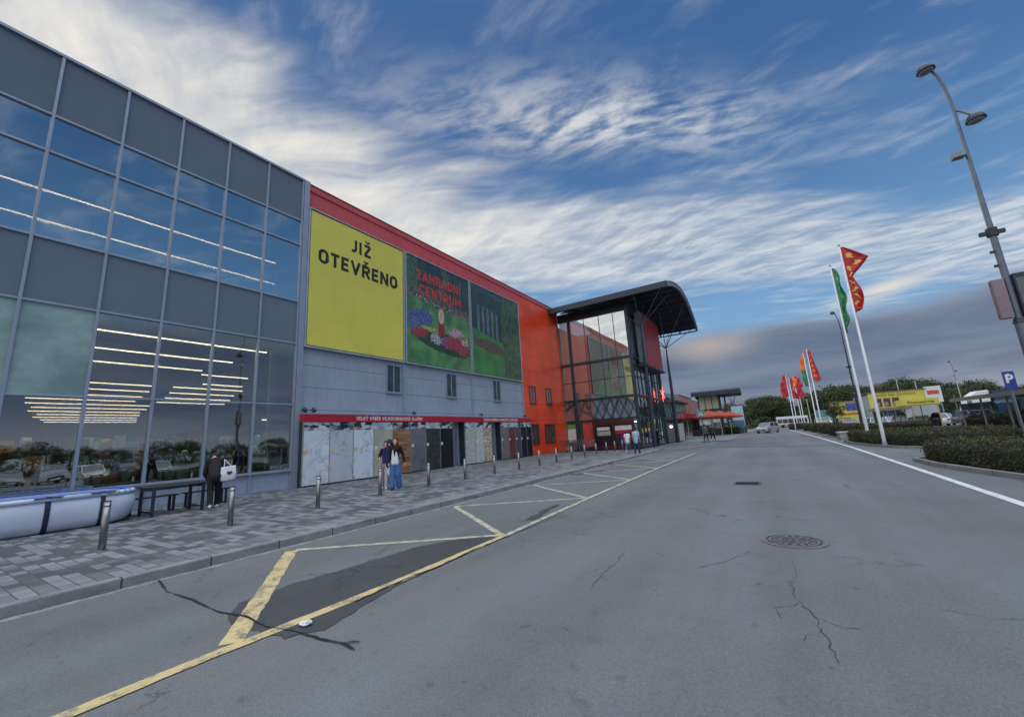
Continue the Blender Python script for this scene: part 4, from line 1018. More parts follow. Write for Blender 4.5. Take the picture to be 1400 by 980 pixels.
for dx, dy in ((-1, 0), (1, 0), (-.4, .8), (.5, .8)): m.cyl((2.6, 1, 5.6), (2.6 + dx, 1 + dy, 8.0), .06, .05, 6)
m.cyl((2.6, 1, 0), (2.6, 1, 5.6), .12, .1, 8); m.build('branching_column', STEEL, c2)

# parasols of the terrace
def parasol(x, y, z, r, col, label, rot):
    t = thing('parasol', label, 'parasol', (x, y, 0), rot, 'square parasols of the terrace')
    m = MB(); h = .95
    base = [(r, r, z - h), (-r, r, z - h), (-r, -r, z - h), (r, -r, z - h)]
    m.add([(0, 0, z)] + base + [(a * .98, b * .98, c - .25) for a, b, c in base], [(0, 1, 2), (0, 2, 3), (0, 3, 4), (0, 4, 1), (1, 5, 6, 2), (2, 6, 7, 3), (3, 7, 8, 4), (4, 8, 5, 1)])
    m.build('canopy', M('parasol_%s' % col[0], col[1], .8, 0, .15), t)
    m = MB().cyl((0, 0, 0), (0, 0, z - .05), .04, .04, 8); m.build('pole', WHITEPOLE, t)
OR = ('orange', (150, 62, 46)); RD = ('red', (120, 22, 30))
parasol(-8.4, 70, 4.1, 1.7, OR, 'orange parasol nearest the road sign pole, leftmost of the three orange ones', .4)
parasol(-7.4, 76, 4.1, 1.7, OR, 'orange parasol in the middle of the three orange ones', .5)
parasol(-6.5, 82, 4.1, 1.8, OR, 'orange parasol nearest the pale blue board, rightmost of the three', .3)
parasol(-10.6, 64, 3.9, 1.8, RD, 'dark red parasol left of the three orange ones', .8)
def sail():
    t = thing('shade_sail', 'orange and red pointed shade sail left of the orange parasols', 'shade sail', (-9.4, 62, 0))
    m = MB(); m.add([(-1.6, 0, 3.9), (-.6, -.3, 2.9), (1.1, .2, 3.35), (-.4, .5, 3.5)], [(0, 1, 3), (1, 2, 3), (0, 3, 1), (1, 3, 2)]); m.build('canopy', M('sail_red', (134, 30, 32), .8), t)
    m = MB(); m.cyl((1.1, .2, 0), (1.1, .2, 3.4), .04, .04, 8); m.cyl((-1.6, 0, 0), (-1.6, 0, 3.95), .04, .04, 8); m.build('pole', DARKM, t)
sail()
# terrace furniture reads as dark tables with boards
ter = thing('terrace_bar', 'dark timber terrace hut with a white menu panel under the orange parasols', 'kiosk', (-9.6, 80, 0))
m = MB().box(-3, 2, 0, 8, 0, 1.15).box(-3, -2.8, 0, 8, 1.15, 3).box(1.8, 2, .0, .2, 1.15, 3).box(-.6, -.4, 0, .2, 1.15, 3); m.build('counter', M('dark_timber', (38, 34, 36), .7), ter)
m = MB().box(-3.2, 2.3, -.3, 8.3, 3.0, 3.2); m.build('roof', M('terrace_roof', (96, 90, 88), .7), ter)
m = MB().box(-1.6, .2, -.05, -.01, 1.9, 2.9).box(.6, 1.8, -.05, -.01, 2.3, 2.9); m.build('menu_panel', PIC[0], ter)
def aboard(name, x, y, w_, h_, mat, label, rz=0.0, lamp=False):
    t = thing(name, label, 'sign', (x, y, 0.016), rz)
    m = MB().box(-w_ / 2, w_ / 2, -.03, .03, .12, h_); m.build('panel', mat, t)
    m = MB().box(-w_ / 2 - .05, -w_ / 2, -.05, .05, .0, h_ + .05).box(w_ / 2, w_ / 2 + .05, -.05, .05, 0, h_ + .05).box(-w_ / 2, w_ / 2, -.05, .05, h_, h_ + .05).box(-w_ / 2, w_ / 2, -.05, .05, 0.05, .12); m.build('frame', BLACK, t)
    m = MB().cyl((-w_ / 2, -.3, .05), (-w_ / 2, .3, .05), .05, .05, 8).cyl((w_ / 2, -.3, .05), (w_ / 2, .3, .05), .05, .05, 8); m.build('foot', WHITE, t)
    if lamp:
        m = MB().cyl((0, -.08, h_ * .8), (0, -.04, h_ * .8), .16, .16, 14); m.build('lamp', emis('round_lamp', (1, .95, .8), 3.0), t)
aboard('poster_stand', -10.9, 54, 1.3, 2.3, PIC[1], 'poster stand with a lit round lamp left of the second branching column', .0, True)
aboard('poster_stand', -9.7, 53, .9, 2.2, PIC[0], 'white poster stand right of the second branching column')
aboard('poster_stand', -12.1, 49.5, .9, 2.4, M('poster_green', (60, 120, 96), .5), 'green and white poster stand left of the lamp lit one')
adp = thing('advertising_pillar', 'pale blue advertising board on a post right of the orange parasols', 'sign', (-5.4, 86, 0))
m = MB().box(-.95, .9, -.1, .1, 2.4, 5.0); m.build('panel', M('pale_blue_board', (150, 186, 204), .5, 0, .15, 2), adp)
m = MB().box(-.9, -.7, -.08, .08, 0, 2.4).box(.6, .8, -.08, .08, 0, 2.4).box(-.9, .85, -.12, -.1, .9, 2.3); m.build('legs', M('steel_blue', (70, 104, 140), .5), adp)
# road sign at the plaza edge
rsg = thing('road_sign', 'thin pole with a pale square road sign at the plaza edge', 'traffic sign', (-6.55, 48.2, 0.016))
m = MB().cyl((0, 0, 0), (0, 0, 3.5), .035, .035, 8); m.build('pole', STEEL, rsg)
m = MB().box(-.42, .42, -.02, .02, 2.65, 3.45); m.build('panel', M('sign_pale_blue', (118, 150, 168), .4), rsg, bevel=.02)
m = MB().add([(-.28, -.025, 2.78), (.28, -.025, 2.78), (0, -.025, 3.3)], [(0, 1, 2)]); m.build('symbol', WHITE, rsg, fix=False)
m = MB().cyl((0, 0, 0), (0, 0, .05), .22, .2, 14); m.build('base', BLACK, rsg)
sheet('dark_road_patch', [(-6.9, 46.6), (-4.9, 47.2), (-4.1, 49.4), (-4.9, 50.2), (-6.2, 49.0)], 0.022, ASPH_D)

# shopping trolley bay and trolleys beside the door
TROL = M('trolley_wire', (120, 126, 130), .35, .8)
def trolley():
    t = thing('shopping_trolley', 'x', 'shopping trolley', (0, 0, 0), 0, 'shopping trolleys parked by the orange wall')
    m = MB()
    top = [(-.28, -.45, .98), (.28, -.45, .98), (.25, .45, .90), (-.25, .45, .90)]; bot = [(-.2, -.35, .5), (.2, -.35, .5), (.18, .38, .5), (-.18, .38, .5)]
    for L in (top, bot):
        for i in range(4): m.cyl(L[i], L[(i + 1) % 4], .012, .012, 5)
    for i in range(4):
        for q in range(7):
            f = q / 7; a_ = Vector(top[i]).lerp(Vector(top[(i + 1) % 4]), f); b_ = Vector(bot[i]).lerp(Vector(bot[(i + 1) % 4]), f); m.cyl(a_, b_, .006, .006, 4)
    for q in range(1, 4):
        for i in range(4):
            f = q / 4; a_ = Vector(top[i]).lerp(Vector(bot[i]), f); b_ = Vector(top[(i + 1) % 4]).lerp(Vector(bot[(i + 1) % 4]), f); m.cyl(a_, b_, .006, .006, 4)
    m.build('basket', TROL, t)
    m = MB()
    for s_ in (-1, 1): m.cyl((s_ * .22, -.35, .5), (s_ * .25, -.4, .12), .014, .014, 6).cyl((s_ * .25, -.4, .12), (s_ * .2, .42, .12), .014, .014, 6)
    m.build('frame', STEEL, t)
    m = MB().cyl((-.28, -.5, 1.0), (.28, -.5, 1.0), .02, .02, 8); m.build('handle', M('handle_red', (150, 30, 30), .5), t)
    for (a_, b_) in ((-.22, -.38), (.22, -.38), (-.18, .38), (.18, .38)):
        m = MB().cyl((a_ - .015, b_, .06), (a_ + .015, b_, .06), .06, .06, 10); m.build('wheel', RUBBER, t)
    return t
tr = trolley(); tr.location = (-16.0, 33.6, .13); tr['label'] = 'shopping trolley nearest the orange wall at the left end of the row'
for i, (lb) in enumerate(('second shopping trolley from the orange wall', 'third shopping trolley from the orange wall', 'fourth shopping trolley from the orange wall', 'shopping trolley nearest the dark red doorway at the end of the row')):
    dup(tr, (-15.5 + i * .62, 33.8 + .1 * i, .13), .1 * i, lb)

# ================================================================== BOLLARDS
BST = M('brushed_bollard_steel', (136, 138, 142), .36, .9, .18, 14)
bo = thing('bollard', 'x', 'bollard', (0, 0, 0), 0, 'steel bollards along the walkway')
m = MB().cyl((0, 0, 0), (0, 0, .80), .052, .052, 20); m.build('post', BST, bo, smooth=False)
m = MB().cyl((0, 0, .80), (0, 0, .815), .053, .046, 20); m.build('cap', M('bollard_cap', (44, 46, 50), .5, .5), bo)
m = MB().cyl((0, 0, 0), (0, 0, .012), .09, .088, 20); m.build('flange', BST, bo)
m = MB().cyl((0, 0, .72), (0, 0, .74), .0535, .0535, 20); m.build('groove', DARKM, bo)
for o in bo.children:
    if o.name.startswith('post'):
        for p in o.data.polygons: p.use_smooth = len(p.vertices) == 4
bpos = [(-10.09, 2.41), (-10.07, 4.38), (-10.20, 6.45), (-10.34, 8.55), (-10.42, 10.70), (-10.40, 12.67), (-10.46, 14.75), (-10.42, 16.7), (-10.45, 18.75), (-10.50, 20.8), (-10.52, 22.9), (-10.56, 25.0), (-10.62, 27.2), (-10.68, 29.4), (-10.74, 31.5), (-10.74, 33.4)]
blab = ['nearest steel bollard, in front of the white pool', 'steel bollard right of the person with the tote bag', 'steel bollard in front of the white marble tile panels', 'steel bollard just left of the women walking together',
        'steel bollard right of the women, before the dark green tile panel', 'steel bollard before the grey door of the tile display', 'steel bollard before the pale split stone panels', 'steel bollard before the last split stone tiles',
        'steel bollard before the right end of the tile display', 'steel bollard before the orange wall windows', 'steel bollard at the right corner of the orange wall', 'steel bollard in front of the trolleys by the orange wall',
        'steel bollard left of the dark red doorway', 'steel bollard before the middle of the dark red doorway', 'steel bollard before the white door poster', 'last steel bollard, left of the two walkers in white']
for i, (x, y) in enumerate(bpos):
    if i == 0: bo.location = (x, y, .13); bo['label'] = blab[0]
    else: dup(bo, (x, y, .13), .2 * i, blab[i])

# ================================================================== POOL, TABLE, LITTER
pool = thing('display_pool', 'large white display pool with dark straps and a blue netted rim on the walkway', 'pool', (-15.15, 1.2, .13))
def rrect(hx, hy, r, n=7, z=0.0):
    pts = []
    for (cx, cy, a0) in ((hx - r, hy - r, 0), (-hx + r, hy - r, 90), (-hx + r, -hy + r, 180), (hx - r, -hy + r, 270)):
        for i in range(n + 1):
            a_ = R(a0 + 90 * i / n); pts.append((cx + math.cos(a_) * r, cy + math.sin(a_) * r, z))
    return pts
POOLM = M('white_pool_liner', (196, 206, 226), .42, 0, .06, 1.5, .25, 3)
m = MB(); prof = [(.86, 0), (.97, .06), (1.03, .2), (1.06, .4), (1.06, .55), (1.03, .68), (1.0, .74)]
m.loft([rrect(1.12 * f + .0, 2.75 * (1 + (f - 1) * .45), .75, 7, z) for f, z in prof]); m.build('wall', POOLM, pool, smooth=True)
m = MB()
rim = rrect(1.14, 2.77, .76, 7, .74); L = rim + [rim[0]]
for a_, b_ in zip(L[:-1], L[1:]): m.cyl(a_, b_, .055, .055, 10)
m.build('rim_tube', M('pool_rim', (206, 212, 222), .35), pool, smooth=True)
NET = M('blue_net', (62, 100, 190), .7, 0, .5, 30)
m = MB(); inner = rrect(1.0, 2.62, .7, 7, .80); outer = rrect(1.19, 2.82, .8, 7, .70); mid = rrect(1.12, 2.74, .76, 7, .81)
m.loft([outer, mid, inner], caps=False); m.build('blue_net_edge', NET, pool)
m = MB(); m.loft([rrect(1.0, 2.6, .68, 7, .74), rrect(1.0, 2.6, .68, 7, .78)]); m.build('cover', M('pool_cover', (120, 142, 188), .5, 0, .15, 3, .4, 6), pool)
STR = M('strap_navy', (24, 34, 66), .6)
for y in (-2.2, -1.1, .0, 1.15, 2.05):
    m = MB(); x0 = 1.12
    pr = [(x0 * f + .015, z) for f, z in prof] + [(x0 * 1.05, .80)]
    for (a_, za), (b_, zb) in zip(pr[:-1], pr[1:]): m.add([(a_, y - .045, za), (a_, y + .045, za), (b_, y + .045, zb), (b_, y - .045, zb)], [(0, 1, 2, 3)])
    m.box(1.02, 1.22, y - .22, y + .22, .775, .79)
    m.build('strap', STR, pool)
m = MB().box(1.195, 1.199, -1.0, -.15, .28, .58); 
lab = m.build('info_print', M('print_grey', (150, 166, 196), .6, 0, .2, 14), pool)
m = MB()
for i in range(7): m.box(1.2, 1.203, -.95, -.62 if i % 3 else -.70, .31 + i * .036, .322 + i * .036); m.box(1.2, 1.203, -.50, -.2 if i % 2 else -.26, .31 + i * .036, .322 + i * .036)
m.build('print_lines', M('print_dark', (96, 112, 146), .6), pool)
DKW = M('dark_table_wood', (34, 33, 36), .6, 0, .25, 8)
tb = thing('picnic_table', 'dark picnic table with a black metal frame beside the glass front', 'table', (-14.5, 4.80, .13), R(3))
def plank(m, x0, x1, z, y0=-.95, y1=.95, n=3):
    w_ = (x1 - x0) / n
    for i in range(n): m.box(x0 + i * w_ + .008, x0 + (i + 1) * w_ - .008, y0, y1, z - .035, z)
m = MB(); plank(m, -.38, .38, .76, -.66, .66, 5); m.build('tabletop', DKW, tb, bevel=.004)
for s_ in (-1, 1):
    m = MB().box(s_ * .38 - .035 if s_ > 0 else -.415, .415 if s_ > 0 else -.345, -.60, -.54, 0, .725); m.build('leg', DARKM, tb)
    m = MB().box(.345 if s_ > 0 else -.415, .415 if s_ > 0 else -.345, .54, .60, 0, .725); m.build('leg', DARKM, tb)
m = MB().box(-.345, .345, -.60, -.55, .66, .72).box(-.345, .345, .55, .60, .66, .72).box(-.34, .34, -.59, -.56, .1, .14).box(-.34, .34, .56, .59, .1, .14).box(-.02, .02, -.55, .55, .66, .70); m.build('rail', DARKM, tb)
def bench(x, y, rz, label):
    t = thing('bench', label, 'bench', (x, y, .13), rz, 'dark benches of the picnic table')
    m = MB(); plank(m, -.17, .17, .46, -.62, .62, 2); m.build('seat', DKW, t, bevel=.004)
    for yy in (-.52, .46):
        m = MB().box(-.16, -.11, yy, yy + .06, 0, .425).box(.11, .16, yy, yy + .06, 0, .425).box(-.11, .11, yy, yy + .06, .0, .04); m.build('leg', DARKM, t)
    return t
bench(-15.25, 4.55, R(3), 'dark slatted bench between the picnic table and the glass front')
bench(-15.35, 5.95, R(3), 'dark slatted bench just right of the picnic table, partly behind the bent person')
lt = thing('crumpled_paper', 'scrap of crumpled white paper lying by the yellow line', 'litter', (-3.95, 2.42, .013))
bm = bmesh.new(); bmesh.ops.create_icosphere(bm, subdivisions=3, radius=.045)
for v in bm.verts: v.co *= 1 + mnoise.noise(v.co * 38) * .5; v.co.z *= .45; v.co.x *= 1.3; v.co.z += .02
me = bpy.data.meshes.new('paper'); bm.to_mesh(me); bm.free(); me.materials.append(WHITE); o = bpy.data.objects.new('paper', me); COL.objects.link(o); o.parent = lt
# ================================================================== VEGETATION
def leaf_mat(name, a, b, c=None):
    m, nt, bs = new_mat(name)
    t = nt.nodes.new('ShaderNodeTexCoord'); g = nt.nodes.new('ShaderNodeNewGeometry')
    f = nz(nt, t.outputs['Object'], 1.3, 3); r = V(nt, g.outputs['Random Per Island'])
    col = mixc(nt, (r * 0.7 + f * 0.5 - 0.1).clamp(), a, b)
    if c: col = mixc(nt, (nz(nt, t.outputs['Object'], 0.7, 3) * .6 + r * .4).sm(.5, .62) * .85, col, c)
    nt.links.new(col, bs.inputs['Base Color']); bs.inputs['Roughness'].default_value = 0.6
    bs.inputs['Specular IOR Level'].default_value = 0.25
    return m
def leaves(m, pts, rnd, size, flat=0.0):
    for p in pts:
        s_ = size * rnd.uniform(.6, 1.4)
        n = Vector((rnd.gauss(0, 1), rnd.gauss(0, 1), rnd.gauss(0, 1) + flat)).normalized(); q = n.to_track_quat('Z', 'Y') @ Matrix.Rotation(rnd.uniform(0, 6.28), 3, 'Z').to_quaternion()
        a_ = q @ Vector((s_, 0, 0)); b_ = q @ Vector((0, s_ * .55, 0))
        p = Vector(p); m.add([p - a_, p - b_, p + a_, p + b_], [(0, 1, 2, 3)])
HL = leaf_mat('hedge_leaves', (0.030, 0.048, 0.022), (0.085, 0.115, 0.045), (0.075, 0.045, 0.03))
HLR = leaf_mat('brown_hedge_leaves', (0.05, 0.036, 0.028), (0.115, 0.075, 0.05), (0.05, 0.065, 0.03))
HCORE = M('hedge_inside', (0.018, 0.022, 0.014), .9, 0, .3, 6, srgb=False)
def hedge(label, poly, h, n, leaf, size, seed, group='clipped hedges along the road'):
    """poly: footprint; body with rounded top covered with small leaves"""
    rnd = random.Random(seed); c = sum((Vector(p) for p in poly), Vector((0, 0))) / len(poly)
    t = thing('hedge', label, 'hedge', (c.x, c.y, 0.06), 0, group)
    P2 = []
    N = len(poly)
    for i in range(N):
        a_, b_ = Vector(poly[i]) - c, Vector(poly[(i + 1) % N]) - c
        k = max(1, int((b_ - a_).length / .4))
        for j in range(k): P2.append(a_.lerp(b_, j / k))
    def off(p, z): return 0.10 * mnoise.noise(Vector((p.x * .9, p.y * .9, z * 1.5 + seed)))
    rings = []
    for f, z in ((0.95, 0), (1.0, .15 * h), (1.01, .5 * h), (1.0, .8 * h), (.96, .95 * h), (.88, h)):
        ins = 1.0 - f; ring_ = []
        for i, p in enumerate(P2):
            tt = (P2[(i + 1) % len(P2)] - P2[i - 1]).normalized(); nn = Vector((tt.y, -tt.x))
            q = p - nn * (ins * 1.2) + nn * off(p, z)
            ring_.append((q.x, q.y, z + .06 * mnoise.noise(Vector((p.x, p.y, seed + 3)))))
        rings.append(ring_)
    m = MB(); m.loft(rings, caps=False); o_ = len(m.v) - len(P2); m.f.append(tuple(range(o_, o_ + len(P2)))); m.m.append(0)
    core = m.build('branches', HCORE, t)
    # leaves over sides and top
    tris = []
    me = core.data; me.calc_loop_triangles()
    for lt_ in me.loop_triangles:
        a_, b_, c_ = (me.vertices[k].co for k in lt_.vertices); tris.append((lt_.area * (1.0 if lt_.normal.z > .6 else 1.25), a_.copy(), b_.copy(), c_.copy(), lt_.normal.copy()))
    wts = [x[0] for x in tris]; pts = []
    for (_, a_, b_, c_, nn) in rnd.choices(tris, wts, k=n):
        u_, v_ = rnd.random(), rnd.random()
        if u_ + v_ > 1: u_, v_ = 1 - u_, 1 - v_
        p = a_ + (b_ - a_) * u_ + (c_ - a_) * v_
        bulge = mnoise.noise(p * 3.2) * .07
        pts.append(p + nn * (rnd.gauss(.0, .03) + bulge + (abs(rnd.gauss(0, .045)) if nn.z > .5 else 0)))
    m = MB(); leaves(m, pts, rnd, size)
    m.build('foliage', leaf, t, fix=False)
    return t
def island(name, poly, label):
    m = MB().prism([tuple(p) for p in poly], -0.02, 0.10); o = m.build(name, M('planting_soil', (52, 46, 38), .95, 0, .3, 3, .6, 20), bevel=0); tag(o, label, kind='structure')
    m = MB(); c = sum((Vector(p) for p in poly), Vector((0, 0))) / len(poly); n = len(poly); 
    inn = [Vector(p) for p in poly]; out = []
    for i in range(n):
        tt = (inn[(i + 1) % n] - inn[i - 1]).normalized(); out.append(inn[i] + Vector((tt.y, -tt.x)) * .14)
    m.add([(p.x, p.y, z) for z in (-.02, .125) for p in inn] + [(p.x, p.y, z) for z in (-.02, .125) for p in out],
          [f for i in range(n) for j in [(i + 1) % n] for f in ((2 * n + i, 2 * n + j, 3 * n + j, 3 * n + i), (n + i, 3 * n + i, 3 * n + j, n + j))])
    o = m.build('island_kerb', KERB, bevel=0, fix=True); tag(o, kind='structure')
I1 = [(3.98, 19.6), (4.02, 17.6), (4.35, 15.6), (4.75, 13.6), (5.2, 11.2), (5.7, 8.5), (6.4, 6), (9.5, 6), (9.3, 12), (8.6, 16), (7.4, 18.8), (6.2, 20.4), (4.9, 20.6)][::1]
island('planting_island', I1, None)
hedge('large near hedge, dark green with reddish brown sides, cut off by the right edge', [(4.15, 19.3), (4.2, 17.5), (4.55, 15.5), (4.95, 13.4), (5.4, 11.2), (5.9, 8.5), (7.4, 8.5), (7.2, 11.5), (7.0, 14.5), (6.5, 17.0), (5.9, 18.9), (5.1, 19.8)], .60, 52000, HL, .028, 3)
I2 = [(4.0, 36.4), (3.95, 33), (4.35, 30), (5.0, 27.4), (6.0, 26.2), (8.2, 26.2), (10.5, 28), (11.5, 34), (8.5, 38.5), (5.0, 38.2)]
island('planting_island', I2, None)
hedge('long dark green hedge around the bases of the two near flagpoles', [(4.1, 35.8), (4.05, 33), (4.45, 30.2), (5.1, 27.6), (6.1, 26.5), (8.1, 26.6), (9.6, 28.8), (9.4, 31.6), (8.2, 33.2), (6.0, 35.8)], .66, 30000, HL, .036, 7)
I3 = [(4.2, 62), (4.1, 50), (4.2, 44.5), (5.2, 42.8), (8, 43.0), (12, 48), (12, 62)]
island('planting_island', I3, None)
hedge('brownish clipped hedge behind the stone block, left of the dark lamp post', [(4.35, 50), (4.3, 46.5), (4.7, 44.6), (5.9, 44.2), (6.4, 46), (6.0, 50)], .95, 7000, HLR, .055, 11)
hedge('long low brown hedge running back towards the parked cars', [(6.6, 52), (6.6, 50), (11.5, 49.5), (11.5, 51.5)], .8, 6000, HLR, .06, 12)
hedge('rounded dark hedge at the foot of the middle pair of flagpoles', [(4.3, 60), (4.2, 55.5), (4.9, 53.5), (6.0, 54), (6.2, 58), (5.6, 60.5)], 1.0, 7000, HL, .06, 13)
hedge('small green hedge beyond the middle pair of flagpoles', [(4.3, 74), (4.2, 66), (5.6, 65), (6.2, 73)], 1.0, 6000, HL, .07, 14)
hedge('low reddish brown hedge near the far flagpoles', [(4.0, 84), (3.9, 78), (5.2, 77.5), (5.4, 84)], .9, 4500, HLR, .08, 15)
hedge('farthest low hedge at the road end, by the white bus', [(2.5, 104), (3.0, 96), (5.4, 96), (5.6, 104)], 1.0, 4000, HL, .1, 16)
bs_ = thing('stone_block', 'pale flat stone block lying between two hedges by the road', 'stone block', (4.55, 40.6, 0.0), .1)
m = MB().box(-.5, 1.3, -.5, .5, 0, .5); m.build('slab', M('pale_stone', (142, 142, 140), .8, 0, .2, 3, .4, 12), bs_, bevel=.05)
m = MB().box(-.56, 1.36, -.56, .56, .5, .6); m.build('cap', M('pale_stone_cap', (170, 170, 168), .8, 0, .15, 3), bs_, bevel=.02)
# planter shrubs at the far plaza
hedge('loose green shrub bed at the far end of the plaza left of the road', [(-8.6, 88), (-8.0, 84), (-5.4, 84), (-4.7, 92), (-5.2, 97), (-7.2, 97)], 1.1, 5000, leaf_mat('shrub_leaves', (0.045, 0.07, 0.03), (0.11, 0.15, 0.06)), .12, 17)

# trees ------------------------------------------------------------
BARK = M('tree_bark', (62, 52, 44), .9, 0, .3, 4, .5, 12)
TL = [leaf_mat('tree_leaves_dark', (0.016, 0.028, 0.014), (0.045, 0.068, 0.028)), leaf_mat('tree_leaves_green', (0.028, 0.045, 0.018), (0.075, 0.10, 0.035)), leaf_mat('tree_leaves_olive', (0.045, 0.045, 0.022), (0.10, 0.095, 0.045))]
def make_tree(seed, kind, n=2600):
    rnd = random.Random(seed)
    t = bpy.data.objects.new('tree', None); COL.objects.link(t)
    m = MB(); m.cyl((0, 0, -.2), (0.1, 0.05, 4.2), .34, .2, 9); tips = []
    for k in range(9):
        a_ = k * 2.4 + rnd.random(); L = rnd.uniform(2.2, 3.6); z0 = rnd.uniform(2.4, 4.2)
        p1 = Vector((math.cos(a_) * L, math.sin(a_) * L, z0 + rnd.uniform(1.2, 3.8))); m.cyl((0.05, 0, z0), p1, .12, .04, 6); tips.append(p1)
    m.cyl((.1, .05, 4.2), (0, 0, 8), .2, .05, 7); m.build('trunk', BARK, t)
    cl = []
    for k in range(26):
        th = rnd.uniform(0, 6.28); ph = rnd.uniform(-.55, 1); rr = rnd.uniform(.45, 1) ** .6
        if kind == 1: cc = Vector((math.cos(th) * 2.0 * rr * (1 - .5 * max(ph, 0)), math.sin(th) * 2.0 * rr * (1 - .5 * max(ph, 0)), 5.8 + ph * 4.3)); sz = rnd.uniform(.7, 1.2)
        else: cc = Vector((math.cos(th) * 3.4 * rr * math.cos(ph * 1.1), math.sin(th) * 3.4 * rr * math.cos(ph * 1.1), 6.2 + ph * 3.1)); sz = rnd.uniform(.9, 1.6)
        cl.append((cc, sz))
    pts = []
    for i in range(n):
        cc, sz = cl[rnd.randrange(len(cl))]; d_ = Vector((rnd.gauss(0, 1), rnd.gauss(0, 1), rnd.gauss(0, .8))).normalized() * sz * (rnd.random() ** .35)
        pts.append(cc + d_)
    m = MB(); leaves(m, pts, rnd, .20, .6); m.build('crown', TL[(seed) % 3], t, fix=False)
    return t
protos = [make_tree(0, 0), make_tree(1, 0), make_tree(2, 0), make_tree(3, 1), make_tree(4, 0)]
tcount = [0]
used = set()
def tree(x, y, h, k, label, group, rz=0):
    sc_ = h / (9.9 if k != 3 else 10.8)
    if k not in used: o = protos[k]; used.add(k); o.location = (x, y, -.03); o.rotation_euler = (0, 0, rz)
    else: o = dup(protos[k], (x, y, -.03), rz)
    o.scale = (sc_ * 1.15, sc_ * 1.15, sc_); tag(o, label, 'tree', group)
rnd = random.Random(77)
prof_t = [(-.071, .045), (-.045, .038), (-.03, .050), (-.015, .056), (.0, .052), (.012, .050), (.025, .036), (.037, .026), (.05, .030), (.062, .038), (.075, .054), (.09, .058), (.103, .062), (.118, .061), (.131, .060), (.146, .056), (.16, .053), (.172, .055), (.188, .060),
          (.199, .062), (.214, .062), (.23, .056), (.245, .052), (.259, .050), (.274, .042), (.288, .043), (.304, .049), (.318, .038), (.334, .036), (.35, .035)]
kinds = {0: 'dark broad tree', 1: 'mid green broad tree', 2: 'olive tinged broad tree', 3: 'narrow tree', 4: 'dense round tree'}
for i, (r_, s_) in enumerate(prof_t):
    Yt = rnd.uniform(162, 176); k = rnd.choice([0, 1, 2, 4])
    if abs(r_ + .02) < .03: k = rnd.choice([2, 4])
    hh = max(3.0, 1.6 + (s_ - .006) * Yt + rnd.uniform(-.6, .4))
    nb = ['beside the pale blue board', 'behind the silver car', 'behind the far flagpoles', 'behind the middle flagpoles', 'behind the smaller yellow store', 'behind the near flagpoles', 'behind the larger yellow store', 'above the yellow kiosk', 'left of the truck', 'above the truck']
    tree(r_ * Yt, Yt, hh, k, '%s, %s of the three front trees %s' % (kinds[k], ('leftmost', 'middle one', 'rightmost')[i % 3], nb[min(9, i // 3)]), 'trees in front of the wood beyond the car park', rnd.uniform(0, 6))
tree(.098 * 120, 120, 5.6, 0, 'dark round tree standing left of the smaller yellow store', None, 1.0); tree(.27 * 130, 130, 6.2, 4, 'dense green tree right of the yellow kiosk', None)
tree(.255 * 128, 126, 5.4, 0, 'dark low tree just right of the yellow kiosk roof', None)
if 3 not in used: tree(38, 158, 8.5, 3, 'slim tree standing up behind the larger yellow store', None)
def wood(name, spots, label):
    """far-off wood: many crowns and trunks as one mass"""
    src = []
    for p in protos:
        src.append([(ch.data, 1 if ch.name.startswith('trunk') else 0) for ch in p.children])
    V_, F_, I_ = [], [], []
    for (x, y, h, k, a_) in spots:
        sc_ = h / 9.9; ca, sa = math.cos(a_) * sc_ * 1.2, math.sin(a_) * sc_ * 1.2
        for me_, mi_ in src[k]:
            o_ = len(V_)
            V_ += [(x + v.co.x * ca - v.co.y * sa, y + v.co.x * sa + v.co.y * ca, v.co.z * sc_) for v in me_.vertices]
            for p in me_.polygons: F_.append(tuple(q + o_ for q in p.vertices)); I_.append(3 if mi_ else k % 3)
    me_ = bpy.data.meshes.new(name); me_.from_pydata(V_, [], F_)
    for m_ in TL + [BARK]: me_.materials.append(m_)
    me_.polygons.foreach_set('material_index', I_)
    o = bpy.data.objects.new(name, me_); COL.objects.link(o); tag(o, label, 'wood', kind='stuff')
sp = []
for (r_, s_) in prof_t:
    for q in (1, 2):
        Yt = rnd.uniform(176, 184) + q * 12; sp.append(((r_ + rnd.uniform(-.006, .006)) * Yt, Yt, max(3.0, 1.6 + (s_ + .001 * q) * Yt + rnd.uniform(-.8, .2)), rnd.choice([0, 0, 1, 2, 4]), rnd.uniform(0, 6)))
wood('wood', sp, 'dense dark wood closing the view beyond the car park')
sp = [(148 + rnd.uniform(-6, 30), -90 + i * 3.4, rnd.uniform(5.5, 9.0), rnd.choice([0, 0, 1, 2]), rnd.uniform(0, 6)) for i in range(66)]
wood('wood', sp, 'low dark wood far to the east, seen mirrored in the glass front')
